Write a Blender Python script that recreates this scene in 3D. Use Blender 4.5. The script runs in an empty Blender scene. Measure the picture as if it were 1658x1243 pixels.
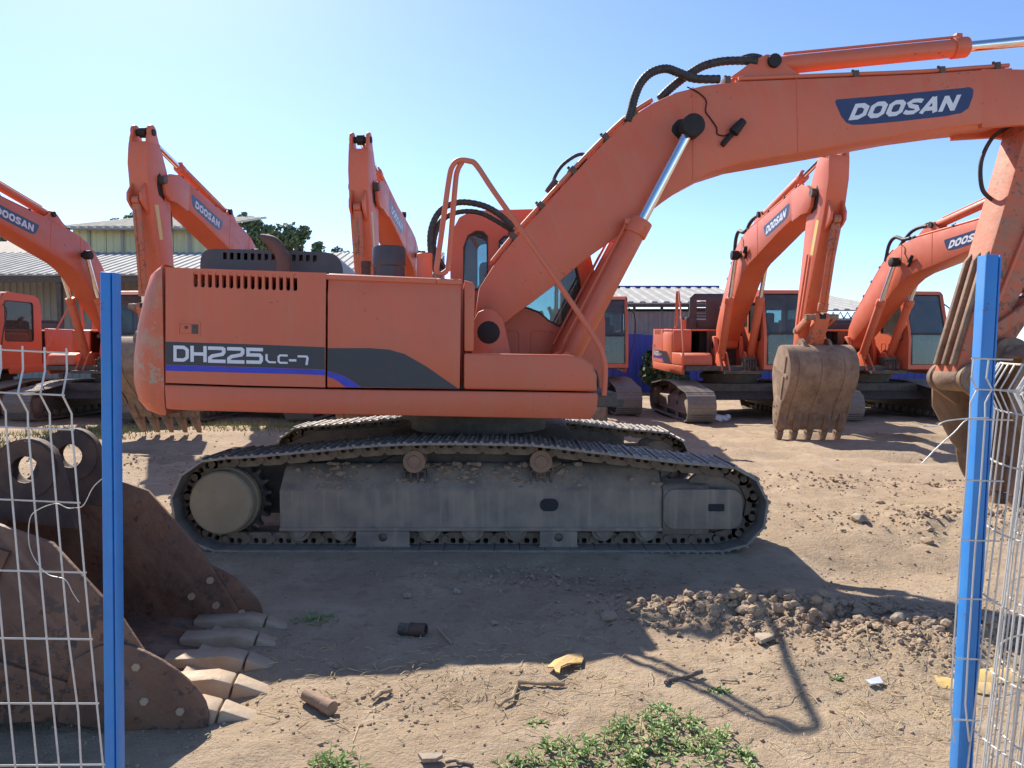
import bpy, bmesh, math, random
import numpy as np
from mathutils import Vector, Matrix
from mathutils.geometry import tessellate_polygon

R = math.radians
random.seed(7)
SC = bpy.context.scene
COL = SC.collection

# ------------------------------------------------------------------ camera
FX, CX, CY = 1230.0, 829.0, 621.5
PITCH = math.atan(51.5 / FX)
CAMZ = 1.5
cd = bpy.data.cameras.new('camera')
cd.sensor_width = 36.0
cd.lens = FX / 1658.0 * 36.0
cd.clip_start = 0.05
cd.clip_end = 3000.0
cam = bpy.data.objects.new('camera', cd)
cam.location = (0, 0, CAMZ)
cam.rotation_euler = (math.pi / 2 - PITCH, 0, 0)
COL.objects.link(cam)
SC.camera = cam

# ------------------------------------------------------------------ world, sun, exposure
SUN_EL, SUN_AZ = R(42), R(-27.5)          # azimuth measured from +Y, negative = left
w = bpy.data.worlds.new('World')
SC.world = w
w.use_nodes = True
wn, wl = w.node_tree.nodes, w.node_tree.links
bg = wn['Background']
sky = wn.new('ShaderNodeTexSky')
sky.sky_type = 'NISHITA'
sky.sun_disc = False
sky.sun_elevation = SUN_EL
sky.sun_rotation = SUN_AZ
sky.air_density = 0.65
sky.dust_density = 0.3
sky.ozone_density = 4.5
wl.new(sky.outputs['Color'], bg.inputs['Color'])
bg.inputs['Strength'].default_value = 0.1
sd = bpy.data.lights.new('sun', 'SUN')
sd.energy = 3.5
sd.angle = R(0.53)
sd.color = (1.0, 0.93, 0.82)
sun = bpy.data.objects.new('sun', sd)
sdir = Vector((math.sin(SUN_AZ) * math.cos(SUN_EL), math.cos(SUN_AZ) * math.cos(SUN_EL), math.sin(SUN_EL)))
sun.rotation_euler = sdir.to_track_quat('Z', 'Y').to_euler()
sun.location = sdir * 60
COL.objects.link(sun)
SC.view_settings.view_transform = 'Standard'
SC.view_settings.look = 'None'
SC.view_settings.exposure = 1.27
SC.view_settings.gamma = 1.0
SC.view_settings.use_curve_mapping = False

# ------------------------------------------------------------------ pixel -> position
def ray(px, py):
    cx, cy = (px - CX) / FX, (CY - py) / FX
    c, s = math.cos(PITCH), math.sin(PITCH)
    return Vector((cx, c + cy * s, -s + cy * c))

def P(px, py, Y):
    d = ray(px, py)
    return Vector((0, 0, CAMZ)) + d * (Y / d.y)

def G(px, py, z=0.0):
    d = ray(px, py)
    t = (z - CAMZ) / d.z
    return (d.x * t, d.y * t)

OX, OY = -0.31, 7.045                    # slew centre of the big excavator
HYAW = R(4.5)
UU = Vector((math.cos(HYAW), math.sin(HYAW), 0))
VV = Vector((-math.sin(HYAW), math.cos(HYAW), 0))
OO = Vector((OX, OY, 0))

def HP(px, py, lat):                     # pixel on a plane parallel to the house side -> (s, z)
    d = ray(px, py)
    c = Vector((0, 0, CAMZ)) - OO
    t = (lat - c.dot(VV)) / d.dot(VV)
    p = c + d * t
    return (p.dot(UU), p.z)

def HPL(pts, lat):
    return [HP(x, y, lat) for x, y in pts]

# ------------------------------------------------------------------ numpy value noise and the lie of the land
_rs = np.random.RandomState(11)
_lat = _rs.rand(16, 256, 256)

def vn(x, y, f, k):
    x = np.asarray(x, float) * f + 37.3 * k
    y = np.asarray(y, float) * f + 91.7 * k
    xi, yi = np.floor(x).astype(int), np.floor(y).astype(int)
    u, v = x - xi, y - yi
    u = u * u * (3 - 2 * u)
    v = v * v * (3 - 2 * v)
    L = _lat[k % 16]
    a, b = L[xi % 256, yi % 256], L[(xi + 1) % 256, yi % 256]
    c, d = L[xi % 256, (yi + 1) % 256], L[(xi + 1) % 256, (yi + 1) % 256]
    return (a * (1 - u) + b * u) * (1 - v) + (c * (1 - u) + d * u) * v - 0.5

def gauss(x, y, cx, cy, sx, sy, rot=0.0):
    c, s = math.cos(rot), math.sin(rot)
    dx, dy = x - cx, y - cy
    a, b = dx * c + dy * s, -dx * s + dy * c
    return np.exp(-(a / sx) ** 2 - (b / sy) ** 2)

def rough(x, y):                          # where the soil has been churned up
    m = (gauss(x, y, 1.35, 4.25, 0.85, 0.30, -0.05) + 0.9 * gauss(x, y, 2.25, 3.85, 0.6, 0.35)
         + 0.9 * gauss(x, y, 4.2, 6.6, 1.6, 0.7) + 0.5 * gauss(x, y, 0.2, 5.0, 0.8, 0.25)
         + 0.7 * gauss(x, y, 3.6, 8.6, 2.5, 0.5) + 0.5 * gauss(x, y, -4.5, 10.0, 2.5, 0.8))
    return np.clip(m, 0, 1)

def gh(x, y):
    x = np.asarray(x, float)
    y = np.asarray(y, float)
    under = np.clip(1 - np.maximum(np.abs(x - OX) - 2.3, 0) * 2, 0, 1) * np.clip(1 - np.maximum(np.abs(y - OY) - 1.65, 0) * 3, 0, 1)
    r = rough(x, y)
    h = 0.09 * vn(x, y, 0.45, 1) + 0.06 * vn(x, y, 1.3, 2) + 0.032 * vn(x, y, 3.1, 3)
    h = h + (0.016 + 0.05 * r) * vn(x, y, 7.5, 4) + (0.012 + 0.06 * r) * vn(x, y, 15, 5) + (0.009 + 0.045 * r) * vn(x, y, 31, 6)
    # wheel and track ruts across the yard
    rut = np.sin((x * 0.25 + y) * 4.2 + 2 * vn(x, y, 0.6, 7)) * np.clip((y - 9) / 2, 0, 1) * np.clip((17 - y) / 3, 0, 1)
    h = h + 0.035 * rut + 0.03 * np.clip((y - 9) / 3, 0, 1) * vn(x, y, 5, 8)
    far = np.clip((y - 22) / 20, 0, 1)
    h = h * (1 - 0.85 * under) * (1 - far) + 0.022 * under
    h = h + 0.13 * gauss(x, y, 1.35, 4.28, 0.78, 0.20, -0.05) + 0.09 * gauss(x, y, 2.25, 3.85, 0.5, 0.28)
    h = h + 0.16 * gauss(x, y, 4.3, 6.5, 1.5, 0.5) - 0.06 * gauss(x, y, 2.6, 5.3, 0.9, 0.3)
    return h

def ghz(x, y):
    return float(gh(x, y))

# ------------------------------------------------------------------ materials
MAT = {}

def nd(nt, t, **kw):
    n = nt.nodes.new(t)
    for k, v in kw.items():
        setattr(n, k, v)
    return n

def mk(name, col, rough_=0.5, metal=0.0, var=None, vs=6.0, vlo=0.45, vhi=0.7, dust=0.0, dcol=(0.30, 0.22, 0.15),
       bump=0.0, bs=40.0, spec=0.5, streak=None, rvar=0.12, trans=0.0, chips=None, chip_at=0.69, dmin=0.1, sfac=1.0):
    """paint or metal with blotches (var), wear streaks and dust lying on upward faces"""
    m = bpy.data.materials.new(name)
    m.use_nodes = True
    nt = m.node_tree
    L = nt.links.new
    b = nt.nodes['Principled BSDF']
    b.inputs['Roughness'].default_value = rough_
    b.inputs['Metallic'].default_value = metal
    b.inputs['Specular IOR Level'].default_value = spec
    tc = nd(nt, 'ShaderNodeTexCoord')
    n1 = nd(nt, 'ShaderNodeTexNoise')
    n1.inputs['Scale'].default_value = vs
    n1.inputs['Detail'].default_value = 7
    n1.inputs['Roughness'].default_value = 0.62
    L(tc.outputs['Object'], n1.inputs['Vector'])
    cur = None
    mix0 = nd(nt, 'ShaderNodeMix', data_type='RGBA')
    mix0.inputs['A'].default_value = (*col, 1)
    mix0.inputs['B'].default_value = (*(var or [c * 0.82 for c in col]), 1)
    rp = nd(nt, 'ShaderNodeMapRange')
    rp.inputs['From Min'].default_value = vlo
    rp.inputs['From Max'].default_value = vhi
    L(n1.outputs['Fac'], rp.inputs['Value'])
    L(rp.outputs['Result'], mix0.inputs['Factor'])
    cur = mix0.outputs['Result']
    if streak:
        mp = nd(nt, 'ShaderNodeMapping')
        mp.inputs['Scale'].default_value = (14, 14, 0.9)
        L(tc.outputs['Object'], mp.inputs['Vector'])
        n3 = nd(nt, 'ShaderNodeTexNoise')
        n3.inputs['Scale'].default_value = 1.4
        n3.inputs['Detail'].default_value = 5
        L(mp.outputs['Vector'], n3.inputs['Vector'])
        r3 = nd(nt, 'ShaderNodeMapRange')
        r3.inputs['From Min'].default_value = 0.5
        r3.inputs['From Max'].default_value = 0.72
        L(n3.outputs['Fac'], r3.inputs['Value'])
        mx = nd(nt, 'ShaderNodeMix', data_type='RGBA')
        r3.inputs['To Max'].default_value = sfac
        L(r3.outputs['Result'], mx.inputs['Factor'])
        L(cur, mx.inputs['A'])
        mx.inputs['B'].default_value = (*streak, 1)
        cur = mx.outputs['Result']
    if chips:
        n5 = nd(nt, 'ShaderNodeTexNoise')
        n5.inputs['Scale'].default_value = 16
        n5.inputs['Detail'].default_value = 9
        n5.inputs['Roughness'].default_value = 0.72
        L(tc.outputs['Object'], n5.inputs['Vector'])
        n6 = nd(nt, 'ShaderNodeTexNoise')
        n6.inputs['Scale'].default_value = 1.7
        n6.inputs['Detail'].default_value = 3
        L(tc.outputs['Object'], n6.inputs['Vector'])
        sm_ = nd(nt, 'ShaderNodeMath', operation='MULTIPLY_ADD')
        L(n6.outputs['Fac'], sm_.inputs[0])
        sm_.inputs[1].default_value = 0.35
        L(n5.outputs['Fac'], sm_.inputs[2])
        r6 = nd(nt, 'ShaderNodeMapRange')
        r6.inputs['From Min'].default_value = chip_at + 0.175
        r6.inputs['From Max'].default_value = chip_at + 0.20
        L(sm_.outputs['Value'], r6.inputs['Value'])
        mx = nd(nt, 'ShaderNodeMix', data_type='RGBA')
        L(r6.outputs['Result'], mx.inputs['Factor'])
        L(cur, mx.inputs['A'])
        mx.inputs['B'].default_value = (*chips, 1)
        cur = mx.outputs['Result']
    if dust > 0:
        ge = nd(nt, 'ShaderNodeNewGeometry')
        sx = nd(nt, 'ShaderNodeSeparateXYZ')
        L(ge.outputs['Normal'], sx.inputs['Vector'])
        r4 = nd(nt, 'ShaderNodeMapRange')
        r4.inputs['From Min'].default_value = -0.5
        r4.inputs['From Max'].default_value = 1.0
        r4.inputs['To Min'].default_value = dmin
        L(sx.outputs['Z'], r4.inputs['Value'])
        n4 = nd(nt, 'ShaderNodeTexNoise')
        n4.inputs['Scale'].default_value = vs * 2.3
        n4.inputs['Detail'].default_value = 6
        L(tc.outputs['Object'], n4.inputs['Vector'])
        r5 = nd(nt, 'ShaderNodeMapRange')
        r5.inputs['From Min'].default_value = 0.35
        r5.inputs['From Max'].default_value = 0.65
        L(n4.outputs['Fac'], r5.inputs['Value'])
        ml = nd(nt, 'ShaderNodeMath', operation='MULTIPLY')
        L(r4.outputs['Result'], ml.inputs[0])
        L(r5.outputs['Result'], ml.inputs[1])
        m2 = nd(nt, 'ShaderNodeMath', operation='MULTIPLY')
        m2.use_clamp = True
        L(ml.outputs['Value'], m2.inputs[0])
        m2.inputs[1].default_value = dust
        mx = nd(nt, 'ShaderNodeMix', data_type='RGBA')
        L(m2.outputs['Value'], mx.inputs['Factor'])
        L(cur, mx.inputs['A'])
        mx.inputs['B'].default_value = (*dcol, 1)
        cur = mx.outputs['Result']
        rr = nd(nt, 'ShaderNodeMapRange')
        rr.inputs['To Min'].default_value = rough_
        rr.inputs['To Max'].default_value = 0.95
        L(m2.outputs['Value'], rr.inputs['Value'])
        L(rr.outputs['Result'], b.inputs['Roughness'])
    elif rvar:
        rr = nd(nt, 'ShaderNodeMapRange')
        rr.inputs['To Min'].default_value = max(0.03, rough_ - rvar)
        rr.inputs['To Max'].default_value = min(1, rough_ + rvar)
        L(n1.outputs['Fac'], rr.inputs['Value'])
        L(rr.outputs['Result'], b.inputs['Roughness'])
    L(cur, b.inputs['Base Color'])
    if trans:
        b.inputs['Transmission Weight'].default_value = trans
    if bump:
        nb = nd(nt, 'ShaderNodeTexNoise')
        nb.inputs['Scale'].default_value = bs
        nb.inputs['Detail'].default_value = 6
        L(tc.outputs['Object'], nb.inputs['Vector'])
        bp = nd(nt, 'ShaderNodeBump')
        bp.inputs['Strength'].default_value = bump
        bp.inputs['Distance'].default_value = 0.02
        L(nb.outputs['Fac'], bp.inputs['Height'])
        L(bp.outputs['Normal'], b.inputs['Normal'])
    MAT[name] = m
    return m

ORG = (0.69, 0.142, 0.062)
mk('orange', ORG, 0.42, var=(0.63, 0.135, 0.06), vs=2.2, vlo=0.38, vhi=0.7, dust=0.45, dcol=(0.50, 0.24, 0.14), bump=0.08, bs=5, streak=(0.60, 0.20, 0.11), sfac=0.35, chips=(0.22, 0.085, 0.05), chip_at=0.665)
mk('orange_worn', (0.62, 0.14, 0.06), 0.6, var=(0.38, 0.17, 0.10), vs=5, vlo=0.5, vhi=0.68, dust=0.5, dcol=(0.36, 0.21, 0.13), bump=0.12, bs=30, streak=(0.44, 0.20, 0.12), chips=(0.20, 0.11, 0.07), chip_at=0.58)
mk('orange_faded', (0.70, 0.16, 0.075), 0.5, var=(0.60, 0.18, 0.10), vs=3, dust=0.3, dcol=(0.44, 0.23, 0.14), bump=0.04, bs=12)
mk('counterweight_paint', (0.66, 0.14, 0.06), 0.5, var=(0.50, 0.26, 0.16), vs=3.2, vlo=0.52, vhi=0.66, dust=0.35, dcol=(0.40, 0.24, 0.15), bump=0.15, bs=14, streak=(0.45, 0.15, 0.08), chips=(0.42, 0.31, 0.21), chip_at=0.62)
mk('black', (0.022, 0.022, 0.024), 0.5, var=(0.04, 0.036, 0.032), dust=0.25, bump=0.05)
mk('hood_black', (0.045, 0.048, 0.055), 0.42, var=(0.06, 0.06, 0.065), vs=3, dust=0.2)
mk('rubber', (0.02, 0.02, 0.022), 0.6, var=(0.05, 0.043, 0.036), vs=14, dust=0.3)
mk('chrome', (0.80, 0.81, 0.83), 0.14, metal=1.0, var=(0.72, 0.73, 0.75), vs=8, rvar=0.05)
mk('steel_dark', (0.075, 0.066, 0.058), 0.6, metal=0.3, var=(0.14, 0.11, 0.085), vs=9, dust=0.7, dcol=(0.24, 0.18, 0.13), bump=0.2, bs=60)
mk('shoe_steel', (0.22, 0.205, 0.19), 0.5, metal=0.35, var=(0.30, 0.26, 0.21), vs=11, vlo=0.4, vhi=0.65, dust=0.55, dcol=(0.34, 0.27, 0.20), bump=0.22, bs=70)
mk('link_steel', (0.17, 0.13, 0.095), 0.7, metal=0.15, var=(0.28, 0.20, 0.13), vs=10, dust=0.6, dcol=(0.33, 0.25, 0.17), bump=0.25, bs=60)
mk('frame_dusty', (0.185, 0.150, 0.122), 0.75, var=(0.22, 0.178, 0.14), vs=2.2, vlo=0.40, vhi=0.66, dust=1.35, dcol=(0.35, 0.27, 0.195), bump=0.25, bs=45, streak=(0.37, 0.29, 0.215), dmin=0.3, sfac=0.8)
mk('hub_dusty', (0.27, 0.205, 0.125), 0.85, var=(0.34, 0.26, 0.16), vs=5, dust=0.5, dcol=(0.36, 0.27, 0.18), bump=0.25, bs=35)
mk('roller_rust', (0.32, 0.19, 0.12), 0.8, var=(0.22, 0.14, 0.09), vs=12, dust=0.4, bump=0.2)
mk('rust', (0.10, 0.045, 0.03), 0.6, var=(0.22, 0.10, 0.05), vs=3.0, vlo=0.40, vhi=0.66, dust=0.5, dcol=(0.29, 0.2, 0.14), bump=0.35, bs=28, streak=(0.17, 0.095, 0.065), chips=(0.05, 0.03, 0.025), chip_at=0.56, dmin=0.2)
mk('rust_dark', (0.05, 0.03, 0.026), 0.75, var=(0.12, 0.06, 0.04), vs=5, dust=0.4, dcol=(0.2, 0.14, 0.1), bump=0.25, bs=32)
mk('tooth_steel', (0.42, 0.32, 0.225), 0.62, metal=0.1, var=(0.33, 0.22, 0.14), vs=7, dust=0.4, dcol=(0.42, 0.32, 0.22), bump=0.2, bs=30)
mk('bucket_dirty', (0.29, 0.195, 0.13), 0.8, var=(0.17, 0.10, 0.065), vs=4, vlo=0.45, vhi=0.65, dust=0.6, dcol=(0.36, 0.26, 0.18), bump=0.25, bs=30, streak=(0.20, 0.13, 0.09))
mk('decal_dark', (0.030, 0.034, 0.043), 0.4, var=(0.045, 0.045, 0.05), vs=8)
mk('decal_navy', (0.022, 0.035, 0.105), 0.35, var=(0.03, 0.045, 0.12), vs=8)
mk('decal_grey', (0.16, 0.18, 0.24), 0.4)
mk('decal_white', (0.74, 0.75, 0.78), 0.4, var=(0.68, 0.69, 0.71), vs=9)
mk('decal_blue', (0.035, 0.05, 0.50), 0.4)
mk('decal_yellow', (0.72, 0.52, 0.12), 0.5, var=(0.6, 0.5, 0.3))
mk('blue_paint', (0.030, 0.215, 0.60), 0.42, var=(0.045, 0.25, 0.62), vs=9, vlo=0.4, vhi=0.75, dust=0.12, bump=0.04, bs=30, streak=(0.06, 0.23, 0.54), chips=(0.16, 0.10, 0.09), chip_at=0.66)
mk('paint_scar', (0.40, 0.42, 0.34), 0.7, var=(0.33, 0.08, 0.07), vs=30, vlo=0.48, vhi=0.55)
mk('wire_white', (0.62, 0.60, 0.56), 0.45, metal=0.2, var=(0.52, 0.47, 0.40), vs=20, vlo=0.5, vhi=0.7)
mk('wire_cream', (0.72, 0.66, 0.54), 0.5, var=(0.6, 0.52, 0.4), vs=20)
mk('roof_sheet', (0.36, 0.36, 0.35), 0.8, spec=0.2, var=(0.29, 0.27, 0.24), vs=1.2, streak=(0.31, 0.29, 0.26))
mk('roof_cream', (0.42, 0.40, 0.33), 0.8, spec=0.2, var=(0.35, 0.32, 0.25), vs=1.2)
mk('wall_green', (0.60, 0.60, 0.36), 0.6, var=(0.50, 0.50, 0.32), vs=1.4, streak=(0.64, 0.62, 0.42))
mk('wall_brown', (0.33, 0.26, 0.22), 0.7, var=(0.25, 0.19, 0.16), vs=0.8, streak=(0.38, 0.32, 0.27))
mk('wall_grey', (0.36, 0.36, 0.34), 0.7, var=(0.28, 0.28, 0.26), vs=0.9, streak=(0.4, 0.38, 0.35))
mk('wall_blue', (0.03, 0.045, 0.30), 0.55, var=(0.035, 0.055, 0.24), vs=0.9)
mk('dark_inside', (0.03, 0.03, 0.03), 0.9)
mk('brick_red', (0.30, 0.13, 0.09), 0.85, var=(0.24, 0.12, 0.09), vs=3)
mk('wood', (0.36, 0.26, 0.16), 0.85, var=(0.26, 0.18, 0.11), vs=10, bump=0.2)
mk('bark', (0.17, 0.13, 0.10), 0.9, var=(0.10, 0.08, 0.06), vs=8, bump=0.3)
mk('straw', (0.55, 0.43, 0.24), 0.8, var=(0.42, 0.32, 0.18), vs=4)
mk('stone', (0.37, 0.295, 0.22), 0.9, var=(0.28, 0.21, 0.15), vs=9, bump=0.3)
mk('clod', (0.36, 0.262, 0.178), 0.95, var=(0.26, 0.18, 0.12), vs=5, dust=0.4, dcol=(0.40, 0.28, 0.18), bump=0.5, bs=60)
mk('shard_yellow', (0.62, 0.40, 0.11), 0.65, var=(0.46, 0.32, 0.14), vs=9, vlo=0.4, dust=0.4, dcol=(0.42, 0.31, 0.2), bump=0.2)
mk('leaf_weed', (0.17, 0.27, 0.065), 0.6, var=(0.27, 0.34, 0.11), vs=9)
mk('leaf_tree', (0.12, 0.17, 0.08), 0.65, var=(0.18, 0.23, 0.11), vs=0.6)
mk('leaf_dark', (0.035, 0.065, 0.025), 0.65, var=(0.055, 0.09, 0.035), vs=0.9)
mk('grass_blade', (0.17, 0.22, 0.06), 0.7, var=(0.30, 0.28, 0.10), vs=0.8)
mk('seat_cloth', (0.10, 0.10, 0.11), 0.8)
mk('plastic_pale', (0.7, 0.72, 0.74), 0.5)
mk('soot', (0.014, 0.012, 0.011), 0.7, var=(0.03, 0.022, 0.018), vs=20)
mk('exhaust_rust', (0.12, 0.075, 0.055), 0.75, var=(0.07, 0.05, 0.045), vs=9)

def mk_glass():
    m = bpy.data.materials.new('glass')
    m.use_nodes = True
    nt = m.node_tree
    nt.nodes.clear()
    o = nd(nt, 'ShaderNodeOutputMaterial')
    tr = nd(nt, 'ShaderNodeBsdfTransparent')
    tr.inputs['Color'].default_value = (0.62, 0.76, 0.78, 1)
    gl = nd(nt, 'ShaderNodeBsdfGlossy')
    gl.inputs['Roughness'].default_value = 0.03
    df = nd(nt, 'ShaderNodeBsdfDiffuse')
    df.inputs['Color'].default_value = (0.55, 0.55, 0.5, 1)
    fr = nd(nt, 'ShaderNodeFresnel')
    fr.inputs['IOR'].default_value = 1.5
    mx = nd(nt, 'ShaderNodeMixShader')
    mx2 = nd(nt, 'ShaderNodeMixShader')
    nz = nd(nt, 'ShaderNodeTexNoise')
    nz.inputs['Scale'].default_value = 4
    tc = nd(nt, 'ShaderNodeTexCoord')
    nt.links.new(tc.outputs['Object'], nz.inputs['Vector'])
    mr = nd(nt, 'ShaderNodeMapRange')
    mr.inputs['To Min'].default_value = 0.04
    mr.inputs['To Max'].default_value = 0.16
    nt.links.new(nz.outputs['Fac'], mr.inputs['Value'])
    nt.links.new(mr.outputs['Result'], mx2.inputs['Fac'])
    nt.links.new(tr.outputs[0], mx2.inputs[1])
    nt.links.new(df.outputs[0], mx2.inputs[2])
    nt.links.new(fr.outputs[0], mx.inputs['Fac'])
    nt.links.new(mx2.outputs[0], mx.inputs[1])
    nt.links.new(gl.outputs[0], mx.inputs[2])
    nt.links.new(mx.outputs[0], o.inputs['Surface'])
    MAT['glass'] = m
mk_glass()

def mk_ground():
    m = bpy.data.materials.new('soil')
    m.use_nodes = True
    nt = m.node_tree
    L = nt.links.new
    b = nt.nodes['Principled BSDF']
    b.inputs['Roughness'].default_value = 0.95
    b.inputs['Specular IOR Level'].default_value = 0.2
    tc = nd(nt, 'ShaderNodeTexCoord')
    def noise(s, d=8, r=0.6):
        n = nd(nt, 'ShaderNodeTexNoise')
        n.inputs['Scale'].default_value = s
        n.inputs['Detail'].default_value = d
        n.inputs['Roughness'].default_value = r
        L(tc.outputs['Object'], n.inputs['Vector'])
        return n.outputs['Fac']
    def mix(fac, lo, hi, a, bcol):
        r = nd(nt, 'ShaderNodeMapRange')
        r.inputs['From Min'].default_value = lo
        r.inputs['From Max'].default_value = hi
        L(fac, r.inputs['Value'])
        x = nd(nt, 'ShaderNodeMix', data_type='RGBA')
        L(r.outputs['Result'], x.inputs['Factor'])
        if isinstance(a, tuple):
            x.inputs['A'].default_value = (*a, 1)
        else:
            L(a, x.inputs['A'])
        x.inputs['B'].default_value = (*bcol, 1)
        return x.outputs['Result']
    c = mix(noise(0.55), 0.35, 0.65, (0.43, 0.325, 0.218), (0.36, 0.265, 0.178))
    c = mix(noise(2.6), 0.5, 0.7, c, (0.48, 0.37, 0.26))
    c = mix(noise(9, 9, 0.7), 0.52, 0.72, c, (0.27, 0.188, 0.125))
    c = mix(noise(60, 4, 0.6), 0.58, 0.72, c, (0.43, 0.33, 0.24))
    c = mix(noise(0.23, 6), 0.57, 0.68, c, (0.23, 0.165, 0.10))
    L(c, b.inputs['Base Color'])
    bp = nd(nt, 'ShaderNodeBump')
    bp.inputs['Strength'].default_value = 0.9
    bp.inputs['Distance'].default_value = 0.03
    ad = nd(nt, 'ShaderNodeMath', operation='ADD')
    L(noise(18, 10, 0.7), ad.inputs[0])
    m2 = nd(nt, 'ShaderNodeMath', operation='MULTIPLY')
    L(noise(75, 6, 0.65), m2.inputs[0])
    m2.inputs[1].default_value = 0.45
    L(m2.outputs[0], ad.inputs[1])
    L(ad.outputs[0], bp.inputs['Height'])
    L(bp.outputs['Normal'], b.inputs['Normal'])
    MAT['soil'] = m
mk_ground()

# ------------------------------------------------------------------ mesh helpers
def T(x, y, z):
    return Matrix.Translation((x, y, z))

def RX(a): return Matrix.Rotation(a, 4, 'X')
def RY(a): return Matrix.Rotation(a, 4, 'Y')
def RZ(a): return Matrix.Rotation(a, 4, 'Z')

class MB:
    def __init__(self):
        self.v, self.f = [], []

    def add(self, vs, fs, M=None):
        o = len(self.v)
        if M is not None:
            vs = [M @ Vector(p) for p in vs]
        self.v += [tuple(p) for p in vs]
        self.f += [tuple(i + o for i in f) for f in fs]
        return self

    def box(self, a, b, M=None):
        x0, y0, z0 = a
        x1, y1, z1 = b
        return self.add([(x0, y0, z0), (x1, y0, z0), (x1, y1, z0), (x0, y1, z0), (x0, y0, z1), (x1, y0, z1), (x1, y1, z1), (x0, y1, z1)],
                        [(0, 3, 2, 1), (4, 5, 6, 7), (0, 1, 5, 4), (1, 2, 6, 5), (2, 3, 7, 6), (3, 0, 4, 7)], M)

    def prism(self, poly, a0, a1, axis='y', M=None):
        n = len(poly)
        g = {'y': lambda p, a: (p[0], a, p[1]), 'x': lambda p, a: (a, p[0], p[1]), 'z': lambda p, a: (p[0], p[1], a)}[axis]
        vs = [g(p, a0) for p in poly] + [g(p, a1) for p in poly]
        fs = [tuple(range(n)), tuple(range(2 * n - 1, n - 1, -1))]
        fs += [(i, (i + 1) % n, (i + 1) % n + n, i + n) for i in range(n)]
        return self.add(vs, fs, M)

    def plate(self, outer, holes, a0, a1, axis='y', M=None):
        loops = [outer] + list(holes)
        tri = tessellate_polygon([[Vector((p[0], p[1], 0)) for p in l] for l in loops])
        pts = [p for l in loops for p in l]
        n = len(pts)
        g = {'y': lambda p, a: (p[0], a, p[1]), 'x': lambda p, a: (a, p[0], p[1]), 'z': lambda p, a: (p[0], p[1], a)}[axis]
        vs = [g(p, a0) for p in pts] + [g(p, a1) for p in pts]
        fs = [tuple(t) for t in tri] + [tuple(i + n for i in reversed(t)) for t in tri]
        o = 0
        for l in loops:
            k = len(l)
            fs += [(o + i, o + (i + 1) % k, o + (i + 1) % k + n, o + i + n) for i in range(k)]
            o += k
        return self.add(vs, fs, M)

    def cyl(self, p0, p1, r0, r1=None, seg=20, M=None):
        r1 = r0 if r1 is None else r1
        p0, p1 = Vector(p0), Vector(p1)
        d = (p1 - p0).normalized()
        a = d.orthogonal().normalized()
        b = d.cross(a)
        vs, fs = [], []
        for p, r in ((p0, r0), (p1, r1)):
            for i in range(seg):
                t = 2 * math.pi * i / seg
                vs.append(p + a * (r * math.cos(t)) + b * (r * math.sin(t)))
        fs = [tuple(range(seg - 1, -1, -1)), tuple(range(seg, 2 * seg))]
        fs += [(i, (i + 1) % seg, (i + 1) % seg + seg, i + seg) for i in range(seg)]
        return self.add(vs, fs, M)

    def lathe(self, prof, origin, axis=(0, 1, 0), seg=28, M=None):
        d = Vector(axis).normalized()
        a = d.orthogonal().normalized()
        b = d.cross(a)
        o = Vector(origin)
        vs, fs = [], []
        for h, r in prof:
            for i in range(seg):
                t = 2 * math.pi * i / seg
                vs.append(o + d * h + a * (r * math.cos(t)) + b * (r * math.sin(t)))
        n = len(prof)
        for j in range(n - 1):
            fs += [(j * seg + i, j * seg + (i + 1) % seg, (j + 1) * seg + (i + 1) % seg, (j + 1) * seg + i) for i in range(seg)]
        fs += [tuple(range(seg - 1, -1, -1)), tuple(range((n - 1) * seg, n * seg))]
        return self.add(vs, fs, M)

    def tube(self, pts, r, seg=8, M=None, ribs=0.0):
        pts = [Vector(p) for p in pts]
        n = len(pts)
        vs, fs = [], []
        prev = None
        for i, p in enumerate(pts):
            d = (pts[min(i + 1, n - 1)] - pts[max(i - 1, 0)]).normalized()
            if prev is None:
                a = d.orthogonal().normalized()
            else:
                a = (prev - d * prev.dot(d))
                a = a.normalized() if a.length > 1e-6 else d.orthogonal().normalized()
            prev = a
            b = d.cross(a)
            rr = (r[i] if isinstance(r, (list, tuple)) else r) * (1 + (ribs if i % 2 else 0))
            for k in range(seg):
                t = 2 * math.pi * k / seg
                vs.append(p + a * (rr * math.cos(t)) + b * (rr * math.sin(t)))
        for i in range(n - 1):
            fs += [(i * seg + k, i * seg + (k + 1) % seg, (i + 1) * seg + (k + 1) % seg, (i + 1) * seg + k) for k in range(seg)]
        fs += [tuple(range(seg - 1, -1, -1)), tuple(range((n - 1) * seg, n * seg))]
        return self.add(vs, fs, M)

    def mesh(self, name, mat, smooth=32, bevel=0.0, bseg=2, norm=True):
        me = bpy.data.meshes.new(name)
        me.from_pydata(self.v, [], self.f)
        if norm or bevel:
            bm = bmesh.new()
            bm.from_mesh(me)
            if norm:
                bmesh.ops.recalc_face_normals(bm, faces=bm.faces)
            if bevel:
                es = [e for e in bm.edges if len(e.link_faces) == 2 and e.calc_face_angle(0) > R(32)]
                bmesh.ops.bevel(bm, geom=es, offset=bevel, segments=bseg, profile=0.5, affect='EDGES', clamp_overlap=True)
            bm.to_mesh(me)
            bm.free()
        me.materials.append(MAT[mat])
        if smooth:
            me.polygons.foreach_set('use_smooth', [True] * len(me.polygons))
            me.set_sharp_from_angle(angle=R(smooth))
        me.update()
        return me

def ob(name, me, parent=None, M=None):
    o = bpy.data.objects.new(name, me)
    COL.objects.link(o)
    if parent is not None:
        o.parent = parent
    if M is not None:
        o.matrix_basis = M
    return o

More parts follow.
